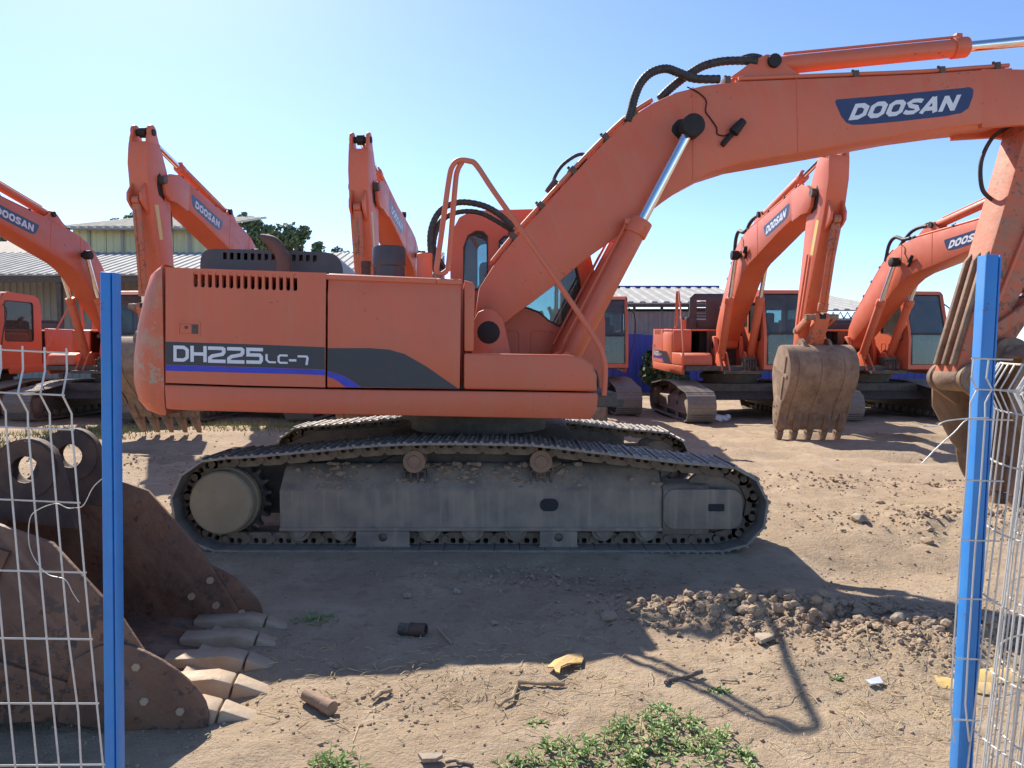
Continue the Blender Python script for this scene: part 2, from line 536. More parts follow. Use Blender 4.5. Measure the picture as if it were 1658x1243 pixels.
def tag(o, label=None, cat=None, group=None, kind=None):
    if label: o['label'] = label
    if cat: o['category'] = cat
    if group: o['group'] = group
    if kind: o['kind'] = kind
    return o

def rrect(x0, z0, x1, z1, r, n=4):
    out = []
    for cx, cz, a0 in ((x1 - r, z1 - r, 0), (x0 + r, z1 - r, 90), (x0 + r, z0 + r, 180), (x1 - r, z0 + r, 270)):
        for i in range(n + 1):
            a = R(a0 + 90 * i / n)
            out.append((cx + r * math.cos(a), cz + r * math.sin(a)))
    return out

def circ(cx, cz, r, n=20):
    return [(cx + r * math.cos(2 * math.pi * i / n), cz + r * math.sin(2 * math.pi * i / n)) for i in range(n)]

def spl(pts, k=6, closed=False):
    pts = [Vector(p) for p in pts]
    n = len(pts)
    out = []
    rng = range(n) if closed else range(n - 1)
    for i in rng:
        if closed:
            p0, p1, p2, p3 = pts[(i - 1) % n], pts[i], pts[(i + 1) % n], pts[(i + 2) % n]
        else:
            p0, p1, p2, p3 = pts[max(i - 1, 0)], pts[i], pts[i + 1], pts[min(i + 2, n - 1)]
        for j in range(k):
            t = j / k
            out.append(0.5 * ((2 * p1) + (p2 - p0) * t + (2 * p0 - 5 * p1 + 4 * p2 - p3) * t * t + (3 * p1 - p0 - 3 * p2 + p3) * t ** 3))
    if not closed:
        out.append(pts[-1])
    return out

def sp2(pts, k=5):
    return [(p.x, p.y) for p in spl([(a, b, 0) for a, b in pts], k)]

def shrink(poly, d):                      # move polygon corners inwards (towards the middle) by about d
    cx = sum(p[0] for p in poly) / len(poly)
    cz = sum(p[1] for p in poly) / len(poly)
    o = []
    for x, z in poly:
        l = math.hypot(x - cx, z - cz) or 1
        o.append((x + (cx - x) * d / l, z + (cz - z) * d / l))
    return o

def quad_map(c):                          # bilinear map over corners bl, br, tr, tl
    bl, br, tr, tl = c
    def f(u, v):
        return tuple(bl[i] * (1 - u) * (1 - v) + br[i] * u * (1 - v) + tr[i] * u * v + tl[i] * (1 - u) * v for i in range(2))
    return f

def lettering(tp, corners, y, mat):
    f = quad_map(corners)
    m = MB()
    m.add([(f(u, v)[0], y + (d_ if y > 0 else -d_), f(u, v)[1]) for u, v, d_ in tp[0]], tp[1])
    return m.mesh('lettering', mat, 0, norm=False)

def stroke(mb, pts, t, y, f):             # thick mitred pen stroke in unit letter space, mapped with f
    n = len(pts)
    L_, R_ = [], []
    for i in range(n):
        p = Vector(pts[i])
        d0 = (p - Vector(pts[i - 1])).normalized() if i > 0 else None
        d1 = (Vector(pts[i + 1]) - p).normalized() if i < n - 1 else None
        if d0 is None: d0 = d1
        if d1 is None: d1 = d0
        nn = Vector((-(d0 + d1).y, (d0 + d1).x)).normalized()
        k = max(0.35, nn.dot(Vector((-d0.y, d0.x))))
        L_.append(p + nn * (t / 2 / k))
        R_.append(p - nn * (t / 2 / k))
    for i in range(n - 1):
        q = [L_[i], L_[i + 1], R_[i + 1], R_[i]]
        mb.add([(f(a.x, a.y)[0], y, f(a.x, a.y)[1]) for a in q], [(0, 1, 2, 3)])

def block_word():
    mb = MB()
    lay = 0
    t = 0.30
    h = t / 2
    hv = 0.13                              # half thickness of level strokes
    O = [[(h, 0.5), (h, 0.72), (0.34, 1 - hv), (0.66, 1 - hv), (1 - h, 0.72), (1 - h, 0.28), (0.66, hv), (0.34, hv), (h, 0.28), (h, 0.5)]]
    D = [[(h, 0), (h, 1)], [(h, 1 - hv), (0.55, 1 - hv), (1 - h, 0.70), (1 - h, 0.30), (0.55, hv), (h, hv)]]
    S = [[(0.97, 0.80), (0.72, 1 - hv), (0.32, 1 - hv), (0.14, 0.74), (0.30, 0.56), (0.72, 0.45), (0.86, 0.27), (0.68, hv), (0.28, hv), (0.03, 0.22)]]
    A = [[(0.10, 0), (0.5, 1.0)], [(0.5, 1.0), (0.90, 0)], [(0.2, 0.27), (0.8, 0.27)]]
    N = [[(h, 0), (h, 1)], [(1 - h, 0), (1 - h, 1)], [(h, 0.92), (1 - h, 0.08)]]
    x = 0.0
    sh = 0.26
    for g, w_, tt in ((D, 1.0, 0.27), (O, 1.05, 0.27), (O, 1.05, 0.27), (S, 0.95, 0.25), (A, 1.1, 0.26), (N, 1.05, 0.27)):
        for st in g:
            lay += 1
            stroke(mb, st, tt, lay * 0.0003, lambda u, v, x=x, w_=w_: (x + u * w_ + sh * v, v))
        x += w_ + 0.07
    vs = [(a, c) for a, b, c in mb.v]
    x0, x1 = min(v[0] for v in vs), max(v[0] for v in vs)
    y0, y1 = min(v[1] for v in vs), max(v[1] for v in vs)
    return [((a - x0) / (x1 - x0), (c - y0) / (y1 - y0), mb.v[k][1]) for k, (a, c) in enumerate(vs)], mb.f
DOOSAN = block_word()

# ================================================================== GROUND
def axis_steps(lo, hi, base, g, start=0.0):
    out = [start]
    x = start
    while x < hi:
        x += max(base, g * abs(x))
        out.append(x)
    x = start
    neg = []
    while x > lo:
        x -= max(base, g * abs(x))
        neg.append(x)
    return np.array(neg[::-1] + out)

xs = axis_steps(-900, 900, 0.04, 0.017)
ys = axis_steps(-30, 1500, 0.035, 0.0135, 2.0)
gx, gy = np.meshgrid(xs, ys)
gz = gh(gx, gy)
me = bpy.data.meshes.new('ground')
nx, ny = len(xs), len(ys)
co = np.stack([gx, gy, gz], -1).reshape(-1, 3)
idx = np.arange(nx * ny).reshape(ny, nx)
quads = np.stack([idx[:-1, :-1], idx[:-1, 1:], idx[1:, 1:], idx[1:, :-1]], -1).reshape(-1, 4)
me.vertices.add(len(co))
me.vertices.foreach_set('co', co.ravel())
me.loops.add(quads.size)
me.loops.foreach_set('vertex_index', quads.ravel().astype(np.int32))
me.polygons.add(len(quads))
me.polygons.foreach_set('loop_start', np.arange(0, quads.size, 4, dtype=np.int32))
me.polygons.foreach_set('use_smooth', np.ones(len(quads), bool))
me.materials.append(MAT['soil'])
me.update(calc_edges=True)
tag(ob('ground', me), kind='structure')

# ================================================================== EXCAVATOR KIT (meshes shared by every machine)
# house frame: x forward, y to the machine's left, z up, origin on the ground under the slew centre
LS = -1.35                                # right-hand side of the house, the one facing the camera
BC, BH = -0.10, 0.23                      # boom centre line and half width
BL = BC - BH
house, boom, under = [], [], []           # lists of (name, mesh, [(sub name, sub mesh), ...])

def hs(name, mb, mat, subs=(), **kw):
    house.append((name, mb.mesh(name, mat, **kw), list(subs)))

# --- counterweight
lev = [(1.04, 2.62), (1.07, 2.69), (1.14, 2.74), (1.28, 2.77), (1.45, 2.765), (1.70, 2.735), (1.95, 2.68), (2.08, 2.64), (2.12, 2.60), (2.135, 2.54)]
CWF = HP(264, 540, LS)[0]
def cw_ring(z, Rr):
    half = 1.35 - (0.0 if 1.1 < z < 2.1 else 0.025)
    cc = -math.sqrt(Rr * Rr - half * half)
    a = 1.20
    pa = (-math.sqrt(Rr * Rr - a * a), -a)
    st = (min(cc + 0.10, CWF - 0.012), -half)
    pts = [(CWF, -half)]
    for i in range(5):
        t = i / 4
        pts.append(((1 - t) ** 2 * st[0] + 2 * t * (1 - t) * cc + t * t * pa[0], (1 - t) ** 2 * st[1] + 2 * t * (1 - t) * -half + t * t * pa[1]))
    for i in range(1, 16):
        l = -a + 2 * a * i / 16
        pts.append((-math.sqrt(Rr * Rr - l * l), l))
    pts += [(x, -y) for x, y in reversed(pts[1:6])]
    pts.append((CWF, half))
    return [(x, y, z) for x, y in pts]
m = MB()
rings = [cw_ring(z, r + 0.095) for z, r in lev]
n = len(rings[0])
fs = []
for j in range(len(rings) - 1):
    fs += [(j * n + i, j * n + (i + 1) % n, (j + 1) * n + (i + 1) % n, (j + 1) * n + i) for i in range(n)]
fs += [tuple(range(n)), tuple(range((len(rings) - 1) * n, len(rings) * n))]
m.add([p for r in rings for p in r], fs)
hs('counterweight', m, 'counterweight_paint', smooth=40)

# --- deck, dark inner body, roof
zTL, zTR = HP(268, 432, LS)[1], HP(748, 451, LS)[1]
sL, sR = HP(268, 500, LS)[0], HP(748, 500, LS)[0]
def ztop(s): return zTL + (zTR - zTL) * (s - sL) / (sR - sL)
m = MB()
m.box((-2.2, -1.30, 1.09), (1.02, 1.30, 1.19))
m.box((-0.6, -0.5, 1.02), (1.25, 0.34, 1.088))
hs('deck', m, 'steel_dark')
m = MB()
m.prism([(-2.225, 1.2), (-2.225, ztop(-2.2) - 0.05), (-0.42, ztop(-0.42) - 0.05), (-0.42, 1.2)], -0.62, 1.27)
m.box((-2.2, -1.1, 1.25), (-1.4, -0.7, 1.75))
hs('engine_block', m, 'dark_inside')
m = MB()
m.cyl((-2.1, -1.0, 1.95), (-0.6, -1.0, 1.90), 0.05, seg=12)
hs('air_pipe', m, 'plastic_pale')
m = MB()
m.prism([(-2.23, ztop(-2.23) - 0.045), (-2.23, ztop(-2.23) - 0.004), (-0.36, ztop(-0.36) - 0.004), (-0.36, ztop(-0.36) - 0.045)], -1.345, 1.345)
m.prism([(-0.36, ztop(-0.36) - 0.045), (-0.36, ztop(-0.36) - 0.004), (sR, ztop(sR) - 0.004), (sR, ztop(sR) - 0.045)], -1.345, -0.46)
hs('engine_roof', m, 'orange_faded', bevel=0.01)
m = MB()
m.box((-2.22, 1.31, 1.12), (-0.40, 1.35, 2.09))
hs('side_door', m, 'orange', bevel=0.012)
m = MB()
m.box((-0.42, -0.46, 1.19), (-0.37, 0.34, 2.02))
m.box((-0.37, -0.50, 1.19), (sR, -0.46, 2.02))
hs('firewall', m, 'steel_dark')

# --- the two doors with their stripes and lettering
slots = []
for i in range(15):
    x, y = 316.7 + i * 11.52, 438.5 + i * 0.45
    slots.append([HP(a, b, LS) for a, b in ([(x + 3.4 * math.cos(R(t)), y + 3.4 - 3.4 * math.sin(R(t))) for t in (180, 135, 90, 45, 0)]
                                            + [(x + 3.4 * math.cos(R(t)), y + 23 - 3.4 * math.sin(R(t))) for t in (0, -45, -90, -135, -180)])])
d1 = MB().plate(HPL([(268, 432.5), (527.5, 441.5), (526.5, 627), (400, 624), (268, 619.5)], LS), slots, LS, LS + 0.04)
st1 = MB().prism(HPL([(268.5, 553), (400, 557), (526, 562), (526, 598.4), (500, 597), (268.5, 590)], LS), LS - 0.002, LS + 0.001)
bl1 = MB().prism(HPL([(268.5, 590.5), (500, 597.5), (526, 599), (526, 607.5), (500, 606), (268.5, 600)], LS), LS - 0.0024, LS + 0.001)
let = MB()
def glyph(x0, y0, x1, y1, strokes, t):
    f = quad_map([HP(x0, y1, LS), HP(x1, y1 + (x1 - x0) * 0.025, LS), HP(x1, y0 + (x1 - x0) * 0.025, LS), HP(x0, y0, LS)])
    for k, s in enumerate(strokes):
        stroke(let, s, t, LS - 0.0035 - 0.0003 * k, f)
TW = 0.21
h = TW / 2
gD = [[(h, 0), (h, 1)], [(0, 1 - h), (0.66, 1 - h), (0.82, 0.9 - h), (1 - h, 0.72), (1 - h, 0.28), (0.82, 0.1 + h), (0.66, h), (0, h)]]
gH = [[(h, 0), (h, 1)], [(1 - h, 0), (1 - h, 1)], [(0, 0.5), (1, 0.5)]]
g2 = [[(0, 1 - h), (0.82, 1 - h), (1 - h, 0.84), (1 - h, 0.66), (0.82, 0.54), (0.25, 0.42), (h, 0.3), (h, h), (1, h)]]
g5 = [[(1, 1 - h), (h, 1 - h), (h, 0.55), (0.8, 0.55), (1 - h, 0.44), (1 - h, 0.22), (0.82, h), (0, h)]]
gL = [[(h, 1), (h, 0.35), (0.35, h), (1, h)]]
gC = [[(1, 1 - h), (0.25, 1 - h), (h, 0.75), (h, 0.25), (0.25, h), (1, h)]]
gM = [[(0, 0.5), (1, 0.5)]]
g7 = [[(0, 1 - h), (0.8, 1 - h), (1 - h, 0.75), (0.8, 0)]]
for g, x0, y0, x1, y1 in ((gD, 281, 559, 306, 585), (gH, 308.5, 559.5, 335, 585.5), (g2, 337, 560.5, 365.5, 587), (g2, 368, 561.5, 396, 588), (g5, 399, 562.5, 426, 588.5),
                          (gL, 430, 573, 447, 587.5), (gC, 449.5, 573.5, 466, 588.5), (gM, 468, 574, 480, 592), (g7, 482, 575, 500, 590.5)):
    glyph(x0, y0, x1, y1, g, TW)
lt = MB().plate(HPL([(288, 519.5), (324, 521), (324, 544), (288, 542.5)], LS), [HPL([(291, 522.5), (321.5, 524), (321.5, 541), (291, 539.8)], LS)], LS - 0.006, LS + 0.001)
lp = MB().prism(HPL([(292, 523.5), (310, 524.5), (310, 540), (292, 539)], LS), LS - 0.004, LS + 0.0)
lk = MB()
kx, kz = HP(302, 530, LS)
lk.cyl((kx, LS - 0.012, kz), (kx, LS, kz), 0.012, seg=10)
hinge = MB().prism(HPL([(311, 524.8), (321, 525.3), (321, 540.5), (311, 540)], LS), LS - 0.003, LS + 0.0)
hs('engine_door', d1, 'orange', [('stripe', st1.mesh('stripe', 'decal_dark', 0)), ('blue_stripe', bl1.mesh('blue_stripe', 'decal_blue', 0)),
                                 ('lettering', let.mesh('lettering', 'decal_white', 0, norm=False)), ('latch_frame', lt.mesh('latch_frame', 'orange')),
                                 ('latch', lp.mesh('latch', 'orange', bevel=0.002)), ('lock', lk.mesh('lock', 'steel_dark')), ('latch_recess', hinge.mesh('latch_recess', 'steel_dark'))], bevel=0.0)
d2 = MB()
rowp = [([(530.5, 441.7), (746.5, 451)], 0.030), ([(530.5, 476), (746.5, 483)], 0.0), ([(530, 560), (745.5, 563)], 0.003), ([(529.5, 627), (744.5, 629.5)], 0.0)]
vv = [(HP(x, y, LS)[0], LS + o_ + t_, HP(x, y, LS)[1]) for t_ in (0, 0.04) for pr, o_ in rowp for x, y in pr]
d2.add(vv, [(0, 1, 3, 2), (2, 3, 5, 4), (4, 5, 7, 6), (8, 10, 11, 9), (10, 12, 13, 11), (12, 14, 15, 13), (0, 8, 9, 1), (6, 7, 15, 14), (0, 2, 10, 8), (2, 4, 12, 10), (4, 6, 14, 12), (1, 9, 11, 3), (3, 11, 13, 5), (5, 13, 15, 7)])
ax, az = HP(640, 470, LS)
st2 = MB().prism(HPL([(530.5, 563.5), (600, 563.6), (630, 566), (655, 573), (690, 593), (742, 629), (585, 626.5), (575, 619), (562, 611), (547, 604.5), (530.5, 600.5)], LS), LS - 0.002, LS + 0.001)
bl2 = MB().prism(HPL([(530.5, 601), (547, 605), (562, 611.5), (575, 619.5), (584, 626.4), (559, 626.2), (548, 617.5), (540, 613), (530.5, 609.5)], LS), LS - 0.0024, LS + 0.001)
hs('pump_door', d2, 'orange', [('stripe', st2.mesh('stripe', 'decal_dark', 0)), ('blue_stripe', bl2.mesh('blue_stripe', 'decal_blue', 0))], bevel=0.008)
m = MB()
m.prism(HPL([(265, 622.5), (400, 627), (600, 631), (760, 633), (968, 636), (969, 645), (966, 664), (957, 679), (800, 676), (500, 670), (300, 664), (268, 662)], LS), LS, LS + 0.07)
hs('side_skirt', m, 'orange', bevel=0.014)
m = MB()
m.prism(HPL([(265, 622.5), (968, 636), (957, 679), (268, 662)], LS), 1.28, 1.35)
hs('side_skirt', m, 'orange', bevel=0.014)
m = MB()
m.prism(HPL([(751, 571.5), (850, 573), (920, 574), (944, 579), (960, 591), (967, 608), (967, 634), (860, 632), (751, 630)], LS), LS, -0.66)
hs('toolbox', m, 'orange', bevel=0.018, bseg=3)
m = MB()
m.prism(HPL([(751.5, 453), (766, 457), (769, 463), (767, 569), (751.5, 568.5)], LS + 0.02), LS + 0.02, -0.9)
hs('step_post', m, 'orange', bevel=0.012)
# boom foot brackets
for y in (BC - BH - 0.11, BC + BH + 0.02):
    m = MB()
    p = HPL([(766, 640), (766, 520), (774, 505), (788, 499), (803, 503), (813, 515), (818, 530), (826, 568), (830, 640)], BL - 0.1)
    m.prism(p, y, y + 0.09)
    fx_, fz_ = HP(791, 538, BL - 0.1)
    g = MB().cyl((fx_, y - 0.006, fz_), (fx_, y, fz_), 0.085, 0.10, seg=16)
    hs('boom_bracket', m, 'orange', [('pin_grease', g.mesh('pin_grease', 'soot'))], bevel=0.012)
# boom-cylinder foot brackets
CF = HP(914, 592, BL - 0.06)              # lower pin of the boom cylinder
for y in (BC - BH - 0.19, BC - BH - 0.02, BC + BH - 0.05, BC + BH + 0.13):
    m = MB()
    m.prism([(CF[0] - 0.22, 1.08), (CF[0] - 0.1, CF[1] + 0.08), (CF[0], CF[1] + 0.13), (CF[0] + 0.1, CF[1] + 0.08), (CF[0] + 0.34, 1.08)], y, y + 0.04)
    hs('cylinder_bracket', m, 'orange', bevel=0.008)

# --- things on the roof
m = MB()
hp_ = sp2([HP(324, 440, -0.5), HP(325, 418, -0.5), HP(332, 406, -0.5), HP(350, 402.5, -0.5)], 3) + [HP(450, 405, -0.5)] + sp2([HP(525, 408, -0.5), HP(542, 412, -0.5), HP(552, 424, -0.5), HP(556, 440, -0.5)], 3)
ss = []
for i in range(14):
    x = 361 + i * 11.2
    y = 408.5 + i * 0.35
    ss.append(HPL([(x, y), (x + 6, y), (x + 6, y + 11), (x, y + 11)], -0.5))
hp_[0] = (hp_[0][0], 2.02)
hp_[-1] = (hp_[-1][0], 2.02)
m.plate(hp_, ss, -0.50, -0.47)
m.plate(hp_, ss, 0.47, 0.50)
for i in range(len(hp_) - 1):
    a, b = hp_[i], hp_[i + 1]
    m.add([(a[0], -0.47, a[1]), (b[0], -0.47, b[1]), (b[0], 0.47, b[1]), (a[0], 0.47, a[1])], [(0, 1, 2, 3)])
hs('engine_hood', m, 'hood_black')
m = MB()
q = [HP(x, y, -0.75) for x, y in ((459, 440), (459, 425), (455, 410), (447, 398), (436, 389), (421, 381))]
m.tube([(a, -0.75, b) for a, b in sp2(q, 4)], [0.055] * 14 + [0.055, 0.052, 0.047, 0.04, 0.03, 0.022, 0.012], seg=14)
hs('exhaust_pipe', m, 'exhaust_rust', smooth=50)
def pot(px0, px1, y0, y1, lat, name, mat, prof):
    s0, z0 = HP(px0, y1, lat)
    s1, z1 = HP(px1, y0, lat)
    r = (s1 - s0) / 2
    mm = MB().lathe([(-0.12, r * prof[0][1])] + [(hh * (z1 - z0), k * r) for hh, k in prof], ((s0 + s1) / 2, lat, z0), (0, 0, 1))
    hs(name, mm, mat)
pot(603, 657, 400, 443, -0.75, 'air_precleaner', 'hood_black', [(0, 0.95), (0.25, 0.95), (0.28, 1.0), (0.92, 1.0), (1.0, 0.93)])
pot(584, 601, 423, 441, -0.55, 'drain_cap', 'exhaust_rust', [(0, 0.9), (0.5, 0.9), (0.52, 1), (1, 1)])
pot(675, 700, 410, 446, -1.0, 'fuel_filler', 'orange', [(0, 1), (0.78, 1), (0.8, 1.04), (0.95, 1.04), (1.0, 0.9)])

# --- hand rail
hr = [(724, 438, -1.22), (714, 444, -1.22), (707, 438, -1.22), (709, 420, -1.22), (716, 370, -1.22), (727, 290, -1.22), (733, 268, -1.22), (743, 259.5, -1.22), (760, 260.5, -1.22), (772, 268, -1.22), (800, 310, -1.23),
      (860, 395, -1.25), (920, 482, -1.29), (965, 550, -1.32), (976, 575, -1.33), (980, 600, -1.33), (978, 640, -1.33)]
m = MB()
pts = [(*[HP(x, y, l)[0]], l, HP(x, y, l)[1]) for x, y, l in hr]
m.tube(spl(pts, 4), 0.021, seg=10)
pts = [(HP(x, y, -1.20)[0], -1.20, HP(x, y, -1.20)[1]) for x, y in ((724, 438), (727, 420), (737, 300), (741, 275), (748, 262))]
m.tube(spl(pts, 4), 0.021, seg=10)
hs('handrail', m, 'orange_faded', smooth=60)

# --- cab
CB0, CB1 = 0.36, 1.34
cab_out = [(-0.26, 1.12), (-0.26, 2.50), (-0.235, 2.68), (-0.17, 2.80), (-0.05, 2.865), (0.80, 2.90), (0.93, 2.88), (1.02, 2.80), (1.24, 1.95), (1.26, 1.80), (1.26, 1.12)]
w1 = [HP(x, y, CB0) for x, y in ((750, 470), (750, 400), (757, 381), (770, 373), (782, 374), (790, 382), (790, 470))]
w2 = [(0.21, 1.95), (0.21, 2.58), (0.26, 2.63), (0.86, 2.65), (0.91, 2.60), (1.01, 2.2), (1.05, 1.85), (1.04, 1.77), (0.80, 1.745), (0.70, 1.80), (0.60, 1.88), (0.48, 1.925)]
subs = []
m = MB().plate(cab_out, [w1, w2], CB0, CB0 + 0.045)
wl_ = rrect(0.02, 1.75, 0.98, 2.70, 0.08)
m.plate(cab_out, [wl_], CB1 - 0.045, CB1)
for i in range(1, 7):
    a, b = cab_out[i], cab_out[i + 1]
    m.add([(a[0], CB0 + 0.01, a[1]), (b[0], CB0 + 0.01, b[1]), (b[0], CB1 - 0.01, b[1]), (a[0], CB1 - 0.01, a[1])], [(0, 1, 2, 3)])
m.box((-0.255, CB0 + 0.045, 1.12), (-0.21, CB1 - 0.045, 1.85))
m.box((-0.255, CB0 + 0.045, 2.55), (-0.21, CB1 - 0.045, 2.66))
m.box((-0.25, CB0 + 0.02, 1.12), (1.25, CB1 - 0.02, 1.17))
m.box((1.20, CB0 + 0.045, 1.12), (1.258, CB1 - 0.045, 1.22))
for y0 in (CB0 + 0.003, CB1 - 0.075):
    for a, b in (((1.01, 2.80), (1.235, 1.95)), ((1.235, 1.95), (1.255, 1.80)), ((1.255, 1.80), (1.255, 1.15))):
        m.add([(a[0], y0, a[1]), (b[0], y0, b[1]), (b[0], y0 + 0.072, b[1]), (a[0], y0 + 0.072, a[1]), (a[0] - 0.05, y0, a[1] - 0.01), (b[0] - 0.05, y0, b[1]), (b[0] - 0.05, y0 + 0.072, b[1]), (a[0] - 0.05, y0 + 0.072, a[1] - 0.01)],
              [(0, 1, 2, 3), (4, 5, 6, 7), (0, 1, 5, 4), (2, 3, 7, 6), (1, 2, 6, 5), (0, 3, 7, 4)])
def seal(poly, y0, y1, name='window_seal'):
    return (name, MB().plate(poly, [shrink(poly, 0.02)], y0, y1).mesh(name, 'rubber'))
def pane(poly, y0, y1):
    return ('window_pane', MB().prism(poly, y0, y1).mesh('window_pane', 'glass', 0))
for wp in (w1, w2):
    subs += [seal(wp, CB0 - 0.006, CB0 + 0.05), pane(shrink(wp, 0.01), CB0 + 0.018, CB0 + 0.024)]
subs += [seal(wl_, CB1 - 0.05, CB1 + 0.006), pane(shrink(wl_, 0.01), CB1 - 0.024, CB1 - 0.018)]
rw = MB().box((-0.238, CB0 + 0.045, 1.85), (-0.230, CB1 - 0.045, 2.55))
subs.append(('rear_window', rw.mesh('rear_window', 'glass', 0)))
ya, yb = CB0 + 0.075, CB1 - 0.075
def quadp(a, b, name, mat, t=0.006):
    mm = MB()
    mm.add([(a[0], ya, a[1]), (b[0], ya, b[1]), (b[0], yb, b[1]), (a[0], yb, a[1]), (a[0] - t, ya, a[1]), (b[0] - t, ya, b[1]), (b[0] - t, yb, b[1]), (a[0] - t, yb, a[1])],
           [(0, 1, 2, 3), (7, 6, 5, 4), (0, 4, 5, 1), (1, 5, 6, 2), (2, 6, 7, 3), (3, 7, 4, 0)])
    subs.append((name, mm.mesh(name, mat, 0)))
quadp((1.0, 2.78), (1.225, 1.93), 'windscreen', 'glass')
quadp((1.23, 1.91), (1.24, 1.23), 'lower_windscreen', 'glass')
mm = MB()
mm.box((1.20, ya - 0.005, 1.885), (1.262, yb + 0.005, 1.925))
for yy in (ya - 0.004, yb - 0.02):
    for a, b in (((1.0, 2.79), (1.232, 1.92)), ((1.235, 1.92), (1.262, 1.22))):
        mm.add([(a[0], yy, a[1]), (b[0], yy, b[1]), (b[0], yy + 0.024, b[1]), (a[0], yy + 0.024, a[1]), (a[0] + 0.012, yy, a[1]), (b[0] + 0.012, yy, b[1]), (b[0] + 0.012, yy + 0.024, b[1]), (a[0] + 0.012, yy + 0.024, a[1])],
               [(0, 3, 2, 1), (4, 5, 6, 7), (0, 1, 5, 4), (1, 2, 6, 5), (2, 3, 7, 6), (3, 0, 4, 7)])
subs.append(('window_seal', mm.mesh('window_seal', 'rubber')))
mm = MB()
for x0, x1 in ((0.24, 0.42), (0.52, 0.76)):
    mm.plate(rrect(x0, 1.30, x1, 1.72, 0.05), [rrect(x0 + 0.014, 1.314, x1 - 0.014, 1.706, 0.04)], CB0 - 0.006, CB0 + 0.002)
subs.append(('panel_emboss', mm.mesh('panel_emboss', 'orange', bevel=0.002)))
mm = MB()
mm.box((0.10, 0.62, 1.50), (0.58, 1.10, 1.66))
mm.box((0.02, 0.62, 1.62), (0.16, 1.10, 2.20))
mm.box((0.04, 0.72, 2.18), (0.14, 1.00, 2.42))
mm.box((0.2, 0.70, 1.17), (0.5, 1.02, 1.50))
subs.append(('seat', mm.mesh('seat', 'seat_cloth', bevel=0.04, bseg=3)))
mm = MB()
mm.box((0.15, 0.42, 1.17), (0.75, 0.58, 1.72))
mm.box((0.15, 1.14, 1.17), (0.75, 1.28, 1.72))
mm.tube(spl([(0.72, 0.5, 1.7), (0.75, 0.5, 1.85), (0.72, 0.52, 1.95)], 4), 0.02)
mm.tube(spl([(0.72, 1.2, 1.7), (0.75, 1.2, 1.85), (0.72, 1.2, 1.95)], 4), 0.02)
mm.tube(spl([(0.98, 0.75, 1.2), (0.96, 0.75, 1.6), (0.9, 0.75, 1.8)], 3), 0.015)
mm.tube(spl([(0.98, 0.95, 1.2), (0.96, 0.95, 1.6), (0.9, 0.95, 1.8)], 3), 0.015)
subs.append(('control_console', mm.mesh('control_console', 'black', bevel=0.015)))
mm = MB()
mm.tube(spl([(1.18, CB1 + 0.02, 1.3), (1.25, CB1 + 0.16, 1.9), (1.12, CB1 + 0.16, 2.4), (1.02, CB1 + 0.02, 2.6)], 5), 0.014)
subs.append(('cab_rail', mm.mesh('cab_rail', 'black')))
hs('cab', m, 'orange', subs, smooth=40)
# control valve block in front, between boom and cab
m = MB()
m.box((0.75, -0.02, 1.19), (1.0, 0.28, 1.38))
for i in range(5):
    m.tube(spl([(1.0, 0.0 + i * 0.06, 1.3), (1.1, 0.0 + i * 0.06, 1.32), (1.12, 0.0 + i * 0.06, 1.12), (1.02, 0.0 + i * 0.06, 1.0)], 4), 0.014, 6)
hs('valve_block', m, 'steel_dark', bevel=0.004)

# --- boom, in its own frame: foot pin at the origin, x axis to the arm pin
FP = HP(791, 536, BC)
TP = HP(1706, 172, BC)
WP = HP(1547, 612, BC)
ANGB = math.atan2(TP[1] - FP[1], TP[0] - FP[0])
LB = math.hypot(TP[1] - FP[1], TP[0] - FP[0])
LA = math.hypot(TP[1] - WP[1], TP[0] - WP[0])
ANGA = math.atan2(WP[1] - TP[1], WP[0] - TP[0])
def BP(px, py, lat=BL):
    s, z = HP(px, py, lat)
    s, z = s - FP[0], z - FP[1]
    c, q = math.cos(-ANGB), math.sin(-ANGB)
    return (s * c - z * q, s * q + z * c)
def bs_(name, mb, mat, subs=(), **kw):
    boom.append((name, mb.mesh(name, mat, **kw), list(subs)))
top_px = [(776, 466), (800, 428), (835, 385), (900, 313), (950, 259), (1000, 209), (1030, 184), (1060, 165), (1095, 149), (1140, 138), (1200, 131), (1300, 127), (1400, 123), (1500, 119), (1580, 113), (1640, 109)]
bot_px = [(1640, 195), (1560, 203), (1477, 214), (1400, 228), (1339, 239), (1270, 251), (1200, 263), (1150, 279), (1113, 299), (1078, 323), (1045, 349), (1000, 383), (945, 422), (910, 452), (870, 483), (835, 509), (816, 524)]
outl = [BP(*p) for p in top_px] + [BP(*p) for p in bot_px] + [BP(x, y) for x, y in ((808, 548), (797, 556), (783, 554), (773, 545), (769, 530), (771, 500))]
m = MB().prism(outl, -BH, BH)
dec = [BP(x, y) for x, y in ((1352, 165), (1354, 161), (1460, 152), (1571, 141), (1576, 145), (1575, 156), (1568, 175), (1556, 183), (1530, 188), (1450, 197), (1400, 201.5), (1380, 202), (1370, 198), (1362, 188))]
dm = MB().prism(dec, -BH - 0.002, -BH + 0.001)
dm2 = MB().prism(dec, BH - 0.001, BH + 0.002)
lc = [BP(1373, 196), BP(1551, 179.5), BP(1556, 152), BP(1378, 167.5)]
lc = [lc[0], lc[1], lc[2], lc[3]]
subs = [('decal', dm.mesh('decal', 'decal_navy', 0)), ('lettering', lettering(DOOSAN, lc, -BH - 0.004, 'decal_white')),
        ('decal', dm2.mesh('decal', 'decal_navy', 0))]
mr = [BP(1373, 196), BP(1551, 179.5), BP(1556, 152), BP(1378, 167.5)]
